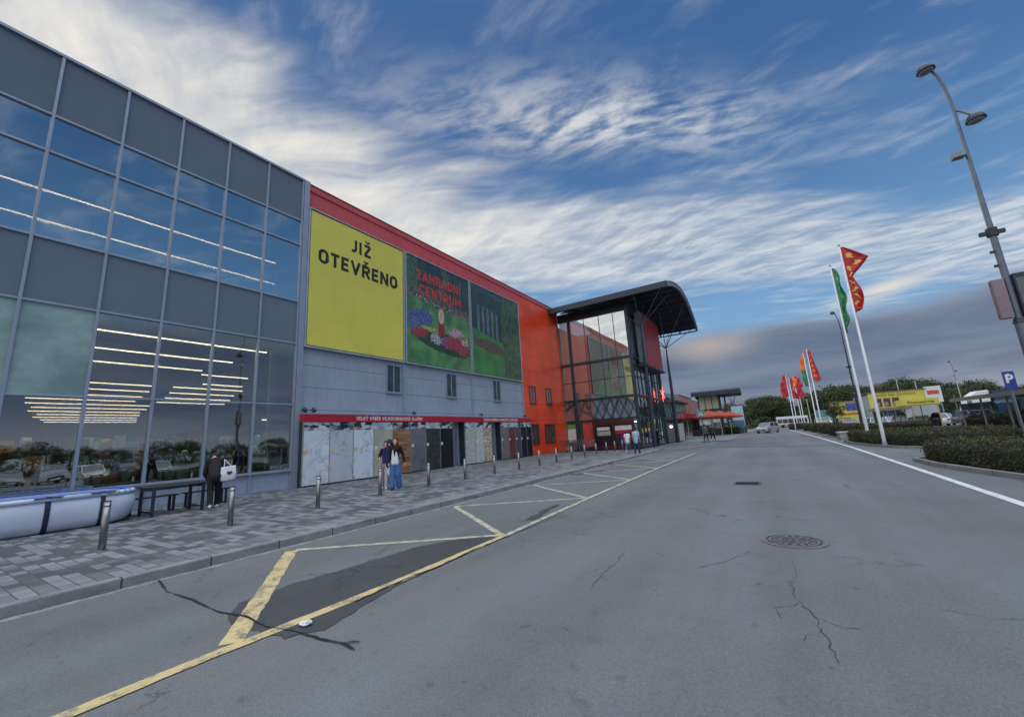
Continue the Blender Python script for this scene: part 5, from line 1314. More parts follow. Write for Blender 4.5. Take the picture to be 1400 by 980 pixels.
# low green bank under the far trees
m = MB(); n = 44
vs = []
for j, (yy, zz_) in enumerate(((150, -.03), (156, 1.6), (164, 3.0), (215, 6.0), (260, 6.0))):
    for i in range(n + 1):
        x = -90 + i * 5; f = 0.6 + .5 * mnoise.noise(Vector((x * .03, yy * .02, 0)));  vs.append((x, yy + 3 * mnoise.noise(Vector((x * .05, 5, 0))), zz_ * f if j else -.03))
m.add(vs, [(j * (n + 1) + i, j * (n + 1) + i + 1, (j + 1) * (n + 1) + i + 1, (j + 1) * (n + 1) + i) for j in range(4) for i in range(n)])
tag(m.build('hill', M('far_bank_grass', (54, 62, 42), .95, 0, .35, .15, .6, 1.0), smooth=True), kind='structure')
m = MB(); pts = []
for i in range(15000):
    x = rnd.uniform(-30, 110); y = rnd.uniform(150, 170); z = max(0, (y - 150) * .2) ; pts.append((x, y, max(0.1, z * .5) + rnd.random() ** 2 * 3.2 * (.5 + mnoise.noise(Vector((x * .12, y * .1, 2))))))
for i in range(9000):
    pts.append((rnd.uniform(142, 152), rnd.uniform(-90, 140), rnd.random() ** 1.5 * 4.0))
leaves(m, pts, rnd, .42); tag(m.build('undergrowth', TL[0], fix=False), 'dense dark undergrowth at the foot of the far wood', 'bushes', kind='stuff')

# ================================================================== FLAGPOLES AND LAMPS
def flagpole(x, y, h, label):
    t = thing('flagpole', label, 'flagpole', (x, y, .06), 0, 'white flagpoles along the road')
    m = MB().cyl((0, 0, 0), (0, 0, h * .5), .085, .062, 14, False).cyl((0, 0, h * .5), (0, 0, h), .062, .032, 14); m.build('pole', WHITEPOLE, t, smooth=True)
    m = MB().ball((0, 0, h + .04), .055, 10); m.build('finial', STEEL, t)
    m = MB().cyl((0, 0, 0), (0, 0, .25), .12, .10, 12); m.build('base', M('pole_base', (150, 156, 160), .5), t)
    return t
def flag(x, y, ztop, length, wfun, ang, cols, label, fold=.18, seed=1, marks=None, swing=None):
    """banner flag fixed along the pole: wfun gives how far it flies out at each height"""
    t = thing('flag', label, 'flag', (x, y, ztop), ang, 'flags on the white poles')
    nu, nv = 14, 60; vs = []; r_ = random.Random(seed)
    for j in range(nv + 1):
        tt = j / nv; W = wfun(tt)
        for i in range(nu + 1):
            s_ = i / nu
            vs.append((.05 + W * s_, math.sin(s_ * 9 + tt * 7 + seed) * fold * s_ * (.4 + tt) + .05 * math.sin(tt * 23 + seed) * s_, -tt * length - (swing or 0) * s_ * W))
    m = MB(); fs = [(j * (nu + 1) + i, j * (nu + 1) + i + 1, (j + 1) * (nu + 1) + i + 1, (j + 1) * (nu + 1) + i) for j in range(nv) for i in range(nu)]
    m.add(vs, fs)
    m.m = []
    for j in range(nv):
        for i in range(nu): m.m.append(1 if marks and marks((i + .5) / nu, (j + .5) / nv) else 0)
    o = m.build('cloth', cols, t, smooth=True, fix=False)
    sm_ = o.modifiers.new('s', 'SOLIDIFY'); sm_.thickness = .006
FR = M('flag_red', (176, 42, 50), .6, 0, .1, 1.5); FG = M('flag_green', (58, 128, 88), .6, 0, .1, 1.5); FO = M('flag_orange', (226, 120, 52), .6, 0, .1); FYL = M('flag_yellow_print', (216, 186, 86), .6)
FGY = M('flag_green_print', (130, 190, 130), .6)
flagpole(4.68, 28.5, 11.2, 'white flagpole carrying the large red flag'); flagpole(4.60, 32.0, 11.2, 'white flagpole carrying the long green flag')
def w_red(t): return .12 + (.95 * min(1, t / .15) if t < .15 else (.95 - .85 * ((t - .15) / .30) if t < .45 else .12 + .26 * math.sin((t - .45) / .55 * math.pi) * (1 if t < .8 else 1))) if t < .97 else .08
def mk(u, v): 
    if v < .1 or v > .93: return False
    q = math.sin(v * 34) * .22 + .48; return abs(u - q) < .13 and math.sin(v * 61) > -.35
flag(4.68, 28.5, 11.2, 3.9, w_red, R(-8), [FR, FYL], 'large red flag with yellow print, tallest of all the flags', .16, 2, mk, .35)
flag(4.60, 32.0, 11.1, 4.1, lambda t: .10 + .26 * math.sin(min(1, t * 1.05) * math.pi) ** .6 + .07 * math.sin(t * 17) if t < .95 else .12, R(-5), [FG, FGY], 'long narrow green flag left of the large red flag', .14, 5, lambda u, v: abs(u - .5) < .10 and math.sin(v * 44) > .55, .3)
flagpole(5.3, 68.0, 11.2, 'white flagpole of the middle pair carrying the orange and red flag'); flagpole(5.05, 71.0, 11.2, 'white flagpole of the middle pair carrying the green edged flag')
flag(5.3, 68.0, 11.2, 4.4, lambda t: .25 + .75 * t if t < .95 else .7, R(5), [FR, FO], 'red flag with orange print on the middle pair of poles', .12, 3, lambda u, v: abs(u - .4) < .2 and math.sin(v * 40) > -.2, .2)
flag(5.05, 71.0, 11.0, 4.6, lambda t: .3 + .35 * math.sin(t * 3), R(160), [FG, FO], 'green and yellow flag just left of the red and orange flag', .12, 4, lambda u, v: v < .5, .1)
for i, (x, y, zt, lb) in enumerate(((3.3, 95, 10.6, 'leftmost'), (3.9, 99, 10.4, 'second from the left'), (4.9, 103, 10.9, 'third from the left'), (5.5, 107, 10.9, 'rightmost'))):
    flagpole(x, y, zt, 'far white flagpole carrying a red flag, %s of the four far ones' % lb)
    flag(x, y, zt, 4.2, (lambda k: (lambda t: .5 + .7 * abs(math.sin(t * (2.5 + k) + k))))(i), R(170 if i in (0,) else 5 + 10 * i), [FR, FO], 'far red flag, %s of the four far ones' % lb, .2, 7 + i, (lambda u, v: v < .6 and u > .4) if i == 1 else None, .3)
LAMPG = M('lamp_post_grey', (96, 106, 122), .45, .4, .12, 4)
LAMPD = M('lamp_post_dark', (44, 54, 62), .5, .3)
def lamp(x, y, h, label, box=True, dark=False, ang=0.0):
    t = thing('street_lamp', label, 'street lamp', (x, y, 0.05), ang)
    mt = LAMPD if dark else LAMPG; k = h / 12.8
    m = MB().cyl((0, 0, 0), (0, 0, 4.0 * k), .13, .12, 16).cyl((0, 0, 4.0 * k), (0, 0, 7 * k), .085, .078, 14).cyl((0, 0, 7 * k), (0, 0, 10.3 * k), .07, .05, 12); m.build('pole', mt, t)
    pts = [Vector((0, 0, 10.3 * k)), Vector((.01, 0, 11.0 * k)), Vector((-.01, -.02, 11.6 * k)), Vector((-.07, -.06, 12.1 * k)), Vector((-.18, -.12, 12.55 * k)), Vector((-.34, -.20, 12.9 * k))]
    m = MB().tube(pts, .042, 10); m.build('curved_arm', mt, t)
    m = MB().tube([Vector((0, 0, 11.2 * k)), Vector((.12, -.05, 11.05 * k)), Vector((.27, -.12, 10.80 * k))], .03, 8); m.build('side_arm', mt, t)
    for (cx, cy, cz) in ((-.42, -.24, 12.85 * k), (.34, -.15, 10.62 * k)):
        pr = [(.02, .17), (.10, .15), (.19, .05), (.235, -.06), (.235, -.10)]
        m = MB(); m.loft([[(cx + math.cos(2 * math.pi * i / 16) * r_, cy + math.sin(2 * math.pi * i / 16) * r_, cz + z_) for i in range(16)] for r_, z_ in pr]); hd_ = m.build('lamp_head', M('lamp_head_dark', (34, 42, 56), .4, .4), t)
        m = MB().ball((cx, cy, cz - .10), .2, 12, (1, 1, .4)); m.build('glass_bowl', M('lamp_bowl', (110, 118, 126), .2), hd_, smooth=True)
    m = MB().box(-.36, -.08, -.18, .10, 9.50 * k, 9.66 * k).box(-.08, .05, -.03, .03, 9.55 * k, 9.61 * k); m.build('floodlight', M('floodlight_grey', (120, 126, 136), .4, .4), t)
    m = MB().cyl((0, 0, 6.72 * k), (0, 0, 6.98 * k), .13, .13, 12).box(-.27, .27, -.05, .05, 6.78 * k, 6.90 * k); m.build('collar', LAMPD, t)
    for zz_ in (6.2, 5.75): m = MB().box(-.16, -.06, -.03, .03, zz_ * k, (zz_ + .07) * k); m.build('clamp', LAMPD, t)
    m = MB().cyl((0, 0, 3.98 * k), (0, 0, 4.12 * k), .15, .11, 14); m.build('joint_sleeve', LAMPD, t)
    if box:
        m = MB().box(-.36, -.10, -.12, .10, 4.15, 5.35); m.build('sign_box', M('sign_back_pinkish', (126, 112, 122), .5, .2), t, bevel=.01)
        m = MB().box(.09, .33, -.12, .10, 4.15, 5.45); m.build('sign_box', LAMPD, t, bevel=.01)
        m = MB().box(.13, .29, -.125, -.12, 4.3, 5.3); m.build('sign_face', M('sign_face_grey', (84, 94, 106), .3), t)
        m = MB().box(-.36, .33, -.02, .02, 4.2, 4.26).box(-.36, .33, -.02, .02, 5.2, 5.26); m.build('bracket', STEEL, t)
    return t
lamp(6.5, 17.7, 12.8, 'tall grey street lamp with two heads and sign boxes, cut by the right edge')
lamp(7.6, 55.0, 12.8, 'dark street lamp standing behind the two near flagpoles', False, True)
lamp(36.4, 132.0, 12.8, 'distant street lamp beyond the long trolley shelter', False)
lamp(24.0, -14.0, 12.8, 'grey street lamp in the car park behind the viewer', False)

# ================================================================== RIGHT SIDE STRUCTURES
YP = M('yellow_cladding', (196, 184, 78), .5, 0, .12, .8)
ys_ = thing('yellow_store', 'yellow fronted store with three dark pictures and a grey glazed ground floor', 'building', (17.3, 110, 0))
m = MB().box(0, 10.4, 0, 14, 0, 6.1); m.build('wall', M('store_grey', (134, 144, 152), .5), ys_)
m = MB().box(-.2, 8.3, -.3, 0, 3.2, 6.3); m.build('fascia', YP, ys_)
m = MB().box(8.3, 10.6, -.35, 0, 3.6, 6.7); wp = m.build('white_panel', WHITE, ys_); m = MB().box(8.6, 10.2, -.42, -.36, 5.2, 5.9); m.build('red_sign', M('brick_red_print', (178, 72, 60), .5), wp)
for k in range(3):
    m = MB().box(.7 + k * 1.32, 1.7 + k * 1.32, -.36, -.31, 3.4, 5.1); pp = m.build('picture', M('store_picture', (60, 56, 78), .5, 0, .6, 2.5), ys_)
    m = MB().box(.8 + k * 1.32, 1.3 + k * 1.32, -.38, -.365, 3.5, 4.3); m.build('product', M('store_product', (156, 126, 104), .5, 0, .4, 4), pp)
text_mesh('lettering', 'PRODEJNA ZAHRADY', M('olive_print', (130, 118, 40), .5), ys_, (.8, -.31, 5.45), (1, 0, 0), (0, 0, 1), .45, 6.2, .02, .01)
m = MB()
for k in range(9): m.box(k * 1.1, k * 1.1 + .08, -.12, -.02, 0, 3.2)
m.build('mullion', STEEL, ys_); m = MB().box(0.1, 10.2, -.06, -.01, .3, 3.1); m.build('shop_window', WINDG, ys_)
m = MB().box(-.4, 8.6, -.5, 14, 6.3, 6.45); m.build('roof', M('store_roof', (92, 98, 104), .6), ys_)
y2 = thing('yellow_store', 'smaller far yellow store with a blue picture, left of the dark street lamp', 'building', (15.4, 150, 0))
m = MB().box(0, 7.2, 0, 10, 0, 6.2); m.build('wall', YP, y2); m = MB().box(2.6, 5.0, -.1, 0, 3.6, 5.8); m.build('picture', M('blue_picture', (60, 76, 140), .5, 0, .5, 1.5), y2)
m = MB().box(-.3, 7.4, -.3, 10, 6.2, 6.4).box(5, 6, 2, 3, 6.4, 7.2); m.build('roof', M('store_roof2', (120, 118, 108), .6), y2); m = MB().box(1, 7.3, -.12, -.02, 2.6, 3.0); m.build('red_band', M('red_band', (176, 66, 44), .5), y2)
m = MB().box(-4.5, -.3, 0, 6, 0, 4.4); m.build('annex', M('teal_annex', (84, 128, 130), .5, 0, .15, 1), y2)
kk = thing('yellow_kiosk', 'small glass kiosk with a yellow fascia sign beyond the hedge', 'kiosk', (11.05, 55, 0.05))
m = MB().box(0, 2.5, 0, 2.4, 0, .15).box(0, .1, 0, .1, .15, 2.4).box(2.4, 2.5, 0, .1, .15, 2.4).box(0, .1, 2.3, 2.4, .15, 2.4).box(2.4, 2.5, 2.3, 2.4, .15, 2.4).box(.55, .63, 0, .08, .15, 2.4).box(.1, 2.4, 0, .08, .15, .3); m.build('frame', M('kiosk_frame', (168, 150, 112), .5), kk)
m = MB().box(.1, 2.4, .02, .04, .3, 2.35).box(.02, .04, .1, 2.3, .2, 2.35).box(2.46, 2.48, .1, 2.3, .2, 2.35); m.build('glazing', glass_mat('kiosk_glass', (.6, .68, .7), .18), kk)
m = MB().box(.1, 2.4, 2.32, 2.36, .15, 2.4); m.build('back_panel', M('kiosk_back', (120, 116, 112), .6, 0, .3, 3), kk)
m = MB().box(-.05, 2.6, -.12, 2.5, 2.42, 3.0); m.build('fascia', YP, kk); text_mesh('lettering', 'Pneuservis', INK, kk, (.35, -.13, 2.58), (1, 0, 0), (0, 0, 1), .22, 1.9, .02, .006)
m = MB().box(.9, 1.6, .8, 1.2, .15, 1.1).ball((1.25, 1.0, 1.3), .3, 10, (1.2, 1, .8)); m.build('counter', M('kiosk_goods', (60, 84, 92), .5, 0, .4, 5), kk)
SG = glass_mat('shelter_glass', (.62, .68, .70), .16)
def shelter(loc, L, W, h, label, rz=0.0):
    t = thing('trolley_shelter', label, 'shelter', (loc[0], loc[1], 0.02), rz)
    n = max(2, int(L / 3))
    for i in range(n + 1):
        for x in (0, W): m = MB().box(x - .04, x + .04, i * L / n - .04, i * L / n + .04, 0, h); m.build('post', M('shelter_post', (150, 146, 132), .5, .3), t)
    m = MB().box(-.35, W + .35, -.4, L + .4, h, h + .10); m.build('roof', M('shelter_roof', (58, 68, 62), .6), t)
    m = MB().box(-.37, W + .37, -.42, -.4, h - .12, h + .12).box(-.37, -.35, -.42, L + .42, h - .12, h + .12).box(W + .35, W + .37, -.42, L + .42, h - .12, h + .12); m.build('roof_edge', M('shelter_edge', (120, 118, 108), .5), t)
    for i in range(n):
        for xx in (0, W): m = MB().box(xx - .005, xx + .005, i * L / n + .06, (i + 1) * L / n - .06, .25, h - .3); m.build('glass_side', SG, t)
    return t
shelter((11.2, 24.0), 17, 2.3, 2.37, 'long flat roofed glass trolley shelter at the right edge')
shelter((9.0, 52.5), 4.5, 1.6, 2.2, 'small glass shelter left of the yellow kiosk')
for i in range(7):
    dup(tr, (11.8 + .9 * (i % 2), 27.5 + i * 1.6, .02), 0, 'shopping trolley inside the long shelter, %s from the near end' % ('first', 'second', 'third', 'fourth', 'fifth', 'sixth', 'seventh')[i])
ps = thing('parking_sign', 'blue parking sign with a white letter P on a post at the right edge', 'traffic sign', (8.42, 25.0, 0.1))
m = MB().cyl((0, .04, 0), (0, .04, 2.95), .035, .035, 10); m.build('pole', STEEL, ps)
m = MB().box(-.17, .17, -.015, .015, 2.22, 3.0); m.build('panel', M('parking_blue', (22, 52, 132), .4), ps, bevel=.01)
text_mesh('symbol', 'P', WHITE, ps, (-.10, -.017, 2.52), (1, 0, 0), (0, 0, 1), .36, .20, .02, .004)
for i, (x, y, h, lb) in enumerate(((9.7, 29.0, 2.5, 'slim grey post beside the near end of the long shelter'), (13.4, 50, 2.9, 'slim pale post between the yellow kiosk and the long shelter'))):
    o = MB().cyl((0, 0, 0), (0, 0, h), .05, .04, 10).cyl((0, 0, 0), (0, 0, .03), .12, .12, 10).ball((0, 0, h), .055, 8).build('post', STEEL); o.location = (x, y, 0.02); tag(o, lb, 'post')
# far lighting masts
for i, (r_, Yp_, zt, lb) in enumerate(((-.052, 140, 6.6, 'pale mast left of the far brown trees'), (.20, 118, 9.0, 'pale mast behind the yellow store, nearer the left'), (.224, 120, 8.4, 'pale mast behind the yellow store, nearer the right'), (.276, 112, 7.4, 'pale mast between the kiosk and the truck'), (.062, 120, 6.5, 'thin mast right of the far flags'))):
    o = MB().cyl((0, 0, 0), (0, 0, zt), .12, .07, 8).box(-.3, .3, -.08, .08, zt, zt + .08).build('light_mast', M('mast_pale', (170, 172, 166), .5)); o.location = (r_ * Yp_, Yp_, 0); tag(o, lb, 'mast')
# truck
tk = thing('truck', 'white cabbed truck with a long dark blue trailer beyond the shelter', 'truck', (22.6, 78, 0), R(90))
m = MB(); cabp = [(0, .6), (0, 1.7), (.25, 2.9), (.8, 3.6), (1.4, 4.05), (2.4, 4.1), (2.4, .6)]
m.loft([[(x, -y + 1.2, z) for y, z in cabp] for x in (-1.2, 1.2)]); m.build('cab', WHITE, tk, bevel=.08)
m = MB().box(-1.25, 1.25, -1.5 + 0, 0, 0, 0) ; m = MB().box(-1.27, 1.27, -15, -1.5, 1.1, 4.0); m.build('trailer', M('trailer_blue', (34, 48, 84), .5, 0, .2, .5), tk)
m = MB().box(-1.28, 1.28, .55, .95, 2.0, 2.9); m.build('windscreen', WINDG, tk)
for yy in (.2, -3.2, -11, -12.4, -13.8):
    for xx in (-1.1, 1.1):
        m = MB().cyl((xx - .15, yy, .5), (xx + .15, yy, .5), .5, .5, 16); m.build('wheel', RUBBER, tk)

# ================================================================== VEHICLES
CARG = M('car_glass', (18, 24, 30), .06, 0, .2, 1, spec=1.0)
RIM = M('wheel_rim', (150, 154, 158), .3, .8); HLM = M('headlight', (190, 196, 200), .1, .2); TLM = M('tail_light', (150, 16, 18), .3)
def car(kind, col, label, loc, rz, cat='car', group=None):
    L, W, Hh, belt, cab0, cab1, r0, r1 = {'hatch': (4.1, 1.76, 1.48, .92, .95, 4.0, 1.75, 3.6), 'suv': (4.5, 1.86, 1.68, 1.05, 1.05, 4.4, 1.75, 4.1), 'sedan': (4.6, 1.8, 1.45, .92, 1.25, 4.1, 2.0, 3.5), 'van': (4.9, 1.9, 1.95, 1.15, .75, 4.85, 1.5, 4.75)}[kind]
    t = thing('parked_car' if cat == 'car' and group else 'car', label, cat, loc, rz, group)
    cm = M('car_paint_%d_%d_%d' % col, col, .28, .25, .04, 2, coat=.6)
    # local: +y is the front
    lo = [(0.05, .30), (0, .45), (.02, .62), (.12, belt - .18), (cab0, belt), (cab1, belt), (L - .05, belt - .02), (L, .62), (L - .03, .34), (L - .2, .24), (.2, .22)]
    m = MB(); st = [(-1, .86, .03), (-.96, .97, .01), (-.80, 1.0, 0), (.80, 1.0, 0), (.96, .97, .01), (1, .86, .03)]
    rings = []
    for (fx, fz, ins) in ((-1.0, .93, .06), (-.97, .99, .02), (-.8, 1.0, 0), (0, 1.01, 0), (.8, 1.0, 0), (.97, .99, .02), (1.0, .93, .06)):
        rings.append([(fx * W / 2, L / 2 - (ins + y * (1 - 2 * ins / L)), .24 + (z - .24) * fz) for y, z in lo])
    m.loft(rings); m.build('body', cm, t, bevel=.03)
    m = MB(); b0, b1 = cab0 + .02, cab1 - .02
    def ringr(z, ya, yb, w_): return [(-w_, L / 2 - ya, z), (w_, L / 2 - ya, z), (w_, L / 2 - yb, z), (-w_, L / 2 - yb, z)]
    m.loft([ringr(belt - .03, b0, b1, W / 2 - .06), ringr(Hh - .06, r0, r1, W / 2 - .20)]); m.build('windows', CARG, t)
    m = MB(); m.loft([ringr(Hh - .065, r0 - .06, r1 + .06, W / 2 - .185), ringr(Hh, r0 + .12, r1 - .08, W / 2 - .26)]); m.build('roof', cm, t, bevel=.02)
    m = MB()
    for s_ in (-1, 1):
        A = lambda y, z, w_: (s_ * w_, L / 2 - y, z)
        wb, wt = W / 2 - .055, W / 2 - .192
        m.cyl(A(b0, belt - .02, wb), A(r0, Hh - .05, wt), .035, .03, 6); m.cyl(A(b1, belt - .02, wb), A(r1, Hh - .05, wt), .06, .05, 6)
        mid = (b0 + b1) / 2 + .15; m.cyl(A(mid, belt - .02, wb), A((r0 + r1) / 2 + .1, Hh - .05, wt), .035, .035, 6)
    m.build('pillar', cm, t)
    for s_ in (-1, 1):
        for yy in (.80, L - .82):
            m = MB().cyl((s_ * (W / 2 - .2), L / 2 - yy, .325), (s_ * (W / 2 + .005), L / 2 - yy, .325), .325, .325, 20); wh = m.build('wheel', RUBBER, t)
            m = MB().cyl((s_ * (W / 2 + .0), L / 2 - yy, .325), (s_ * (W / 2 + .015), L / 2 - yy, .325), .20, .18, 14); m.build('rim', RIM, wh)
        m = MB().box(s_ * (W / 2 - .28) - .19, s_ * (W / 2 - .28) + .19, L / 2 - .10, L / 2 + .012, .62, .76); m.build('headlight', HLM, t, bevel=.02)
        m = MB().box(s_ * (W / 2 - .2) - .15, s_ * (W / 2 - .2) + .15, -L / 2 - .012, -L / 2 + .08, .66, .84); m.build('tail_light', TLM, t, bevel=.02)
        m = MB().box(s_ * (W / 2 + .02) - .08, s_ * (W / 2 + .02) + .08, L / 2 - cab0 - .55, L / 2 - cab0 - .40, belt - .02, belt + .12); m.build('wing_mirror', cm, t)
    m = MB().box(-.45, .45, L / 2 - .05, L / 2 + .015, .42, .60).box(-.6, .6, L / 2 - .1, L / 2 + .008, .27, .36); m.build('grille', BLACK, t)
    m = MB().box(-.26, .26, L / 2 + .012, L / 2 + .02, .36, .46); m.build('number_plate', WHITE, t)
    m = MB().box(-.26, .26, -L / 2 - .02, -L / 2 - .01, .5, .60); m.build('number_plate', WHITE, t)
    return t
suv = car('suv', (168, 170, 176), 'silver grey off road car driving towards the viewer on the road', (-1.05, 80, 0.0), R(180 - 24))
m = MB().box(-1.0, 1.0, -2.2, 2.2, 0, 0)
GC = 'cars parked in rows in the car park'
cl_ = [('hatch', (190, 194, 198), 'white'), ('sedan', (120, 128, 138), 'grey'), ('hatch', (150, 176, 190), 'pale blue'), ('suv', (42, 46, 54), 'black'), ('sedan', (196, 200, 204), 'white'), ('hatch', (96, 30, 32), 'dark red'), ('van', (188, 192, 196), 'white'), ('suv', (132, 142, 156), 'blue grey'), ('hatch', (60, 66, 78), 'dark grey')]
KN = {'hatch': 'hatchback', 'sedan': 'saloon', 'suv': 'off road car', 'van': 'van'}
ordn = ['first', 'second', 'third', 'fourth', 'fifth', 'sixth', 'seventh', 'eighth', 'ninth', 'tenth']
rnd = random.Random(8)
cproto = {}
def parked(ci, x, y, rz, label):
    if ci not in cproto: cproto[ci] = car(*cl_[ci][:2], label, (x, y, 0), rz, 'car', GC)
    else: dup(cproto[ci], (x, y, 0), rz, label)
seq = [4, 1, 2, 7, 0, 3, 4, 8, 6, 5]
for i in range(9):
    parked(seq[i], 5.6 + i * 2.75, 70 + rnd.uniform(-.3, .3), R(90 * 0 + rnd.uniform(-2, 2)), '%s %s, %s from left in the row behind the flagpole hedges' % (cl_[seq[i]][2], KN[cl_[seq[i]][0]], ordn[i]))
seq = [6, 3, 4, 0, 1, 2, 5, 4, 0]
for i in range(9):
    parked(seq[i], 6.8 + i * 2.8, 84 + rnd.uniform(-.3, .3), R(180 + rnd.uniform(-2, 2)), '%s %s, %s from left in the rear row of the car park' % (cl_[seq[i]][2], KN[cl_[seq[i]][0]], ordn[i]))
seq = [3, 6, 8, 3, 1, 4]
for i in range(6):
    parked(seq[i], 15.4 + i * 2.8, 48 + rnd.uniform(-.3, .3), R(180 + rnd.uniform(-2, 2)), '%s %s, %s from left in the row beyond the long shelter' % (cl_[seq[i]][2], KN[cl_[seq[i]][0]], ordn[i]))
seq = [0, 3, 1, 7, 4, 8, 2]
for i in range(7):
    parked(seq[i], 30 + rnd.uniform(-.3, .3), 2 + i * 2.9, R(90), '%s %s, %s in the line that the glass front mirrors' % (cl_[seq[i]][2], KN[cl_[seq[i]][0]], ordn[i]))
bus = thing('bus', 'white bus crossing at the far end of the road behind the flagpoles', 'bus', (4.3, 136, 0))
m = MB().box(-3.6, 3.6, -1.2, 1.2, .35, 3.0); m.build('body', WHITE, bus, bevel=.12)
m = MB().box(-3.4, 3.3, -1.215, -1.2, 1.25, 2.35); m.build('side_window', CARG, bus)
m = MB()
for k in range(5): m.box(-2.3 + k * 1.25, -2.22 + k * 1.25, -1.225, -1.215, 1.25, 2.35)
m.build('window_pillar', WHITE, bus); m = MB().box(-3.5, 3.5, -1.21, -1.2, .6, .9); m.build('red_stripe', M('bus_stripe', (170, 90, 84), .5), bus)
for xx in (-2.3, 2.3):
    m = MB().cyl((xx, -1.22, .45), (xx, -.9, .45), .45, .45, 16); m.build('wheel', RUBBER, bus)

# ================================================================== PEOPLE
def caps_mesh(caps, vox, mat, name, parent, smooth_it=4):
    """tapered capsules fused into one continuous skin"""
    m = MB()
    for c in caps:
        if len(c) == 4: p0, p1, r0, r1 = c; m.cyl(p0, p1, r0, r1, 14); m.ball(p0, r0, 14); m.ball(p1, r1, 14)
        else: p, r_, sc_ = c; m.ball(p, r_, 16, sc_)
    o = m.build(name, mat, None)
    rm = o.modifiers.new('r', 'REMESH'); rm.mode = 'VOXEL'; rm.voxel_size = vox
    sm2 = o.modifiers.new('s', 'SMOOTH'); sm2.iterations = smooth_it; sm2.factor = .5
    dg = bpy.context.evaluated_depsgraph_get(); me = bpy.data.meshes.new_from_object(o.evaluated_get(dg))
    bpy.data.objects.remove(o)
    for p in me.polygons: p.use_smooth = True
    o2 = bpy.data.objects.new(name, me); COL.objects.link(o2); o2.parent = parent
    if not me.materials: me.materials.append(mat)
    return o2
SKIN = M('skin', (196, 150, 126), .6, 0, .05)
def person(label, loc, rz, H_=1.68, lean=0.0, step=0.0, armL=None, armR=None, top=None, bottom=None, shoes=None, hair=None, hairlen=0.0, head_down=0.0, flare=0.0, topwide=0.0, inner=None, sleeves=True, hood=False, detail=True, knee=0.0):
    """faces local -y; x to the side"""
    t = thing('person', label, 'person', loc, rz)
    s = H_ / 1.70; Vv = lambda x, y, z: Vector((x * s, y * s, z * s))
    hip = Vv(0, 0, .92); rotL = Matrix.Rotation(lean, 3, 'X')
    up = lambda x, y, z: hip + rotL @ Vv(x, y, z)
    ch = up(0, 0, .34); nk = up(0, .0, .54)
    hd_c = nk + (Matrix.Rotation(lean + head_down, 3, 'X') @ Vv(0, -.03, .15))
    shL, shR = up(-.155, 0, .475), up(.155, 0, .475)
    hL, hR = Vv(-.09, 0, .90), Vv(.09, 0, .90)
    kL, kR = Vv(-.10, -step * .30 - knee, .49), Vv(.10, step * .22 - .04, .49)
    aL, aR = Vv(-.11, -step * .55, .09), Vv(.11, step * .62, .09 + abs(step) * .12)
    armL = armL or ((-.215, .03, .22), (-.21, -.06, -.02)); armR = armR or ((.215, .03, .22), (.21, -.06, -.02))
    eL, wL = up(*armL[0]), up(*armL[1]); eR, wR = up(*armR[0]), up(*armR[1])
    body = [(hip, up(0, 0, .2), .115 * s, .11 * s), (up(0, 0, .2), up(0, 0, .42), .11 * s, .125 * s), (shL, shR, .062 * s, .062 * s), (ch, nk, .075 * s, .05 * s), (nk, hd_c, .05 * s, .052 * s),
            (hd_c, .095 * s, (.82, .98, 1.2)), (hL, kL, .085 * s, .055 * s), (hR, kR, .085 * s, .055 * s), (kL, aL, .054 * s, .036 * s), (kR, aR, .054 * s, .036 * s),
            (shL, eL, .046 * s, .036 * s), (eL, wL, .036 * s, .025 * s), (shR, eR, .046 * s, .036 * s), (eR, wR, .036 * s, .025 * s)]
    hq = Matrix.Rotation(lean + head_down, 3, 'X')
    hx = lambda x, y, z: hd_c + hq @ Vv(x, y, z)
    body += [(hx(0, -.092, -.01), hx(0, -.105, -.025), .012 * s, .016 * s), (hx(0, -.075, -.075), .035 * s, (1, 1, .8))]
    for sg in (-1, 1): body.append((hx(sg * .082, 0, -.005), .022 * s, (.45, .8, 1.2)))
    for (e, w_, sg) in ((eL, wL, -1), (eR, wR, 1)):
        dr = (w_ - e).normalized(); sd_ = Vector((0, 1, 0)).cross(dr); sd_ = sd_.normalized() if sd_.length > .1 else Vector((1, 0, 0)); fwd = dr.cross(sd_)
        pc = w_ + dr * .05 * s; body.append((w_, pc + dr * .03 * s, .024 * s, .032 * s))
        for q, ln in enumerate((.055, .07, .075, .065)):
            o_ = fwd * ((q - 1.5) * .019 * s); b_ = pc + dr * .035 * s + o_; md = b_ + dr * ln * .55 * s - sd_ * .004 * sg; body.append((b_, md, .0105 * s, .0095 * s)); body.append((md, md + (dr * .8 + sd_ * .35 * -sg).normalized() * ln * .45 * s, .0095 * s, .008 * s))
        b_ = w_ + dr * .03 * s - fwd * .028 * s; body.append((b_, b_ + (dr * .7 - fwd * .7).normalized() * .05 * s, .013 * s, .010 * s))
    caps_mesh(body, .0105, SKIN, 'body', t)
    fl = flare
    trs = [(hip, Vv(0, 0, .86), .135 * s, .13 * s), (hL, kL, .105 * s, (.078 + fl * .5) * s), (hR, kR, .105 * s, (.078 + fl * .5) * s), (kL, aL + Vv(0, 0, .01), (.076 + fl * .5) * s, (.058 + fl) * s), (kR, aR + Vv(0, 0, .01), (.076 + fl * .5) * s, (.058 + fl) * s)]
    caps_mesh(trs, .014, bottom, 'trousers', t)
    tw = topwide
    tp = [(up(0, 0, -.08), up(0, 0, .2), (.142 + tw) * s, (.135 + tw) * s), (up(0, 0, .2), up(0, 0, .42), (.135 + tw) * s, .142 * s), (shL, shR, .078 * s, .078 * s), (up(0, 0, .42), up(0, 0, .52), .11 * s, .066 * s)]
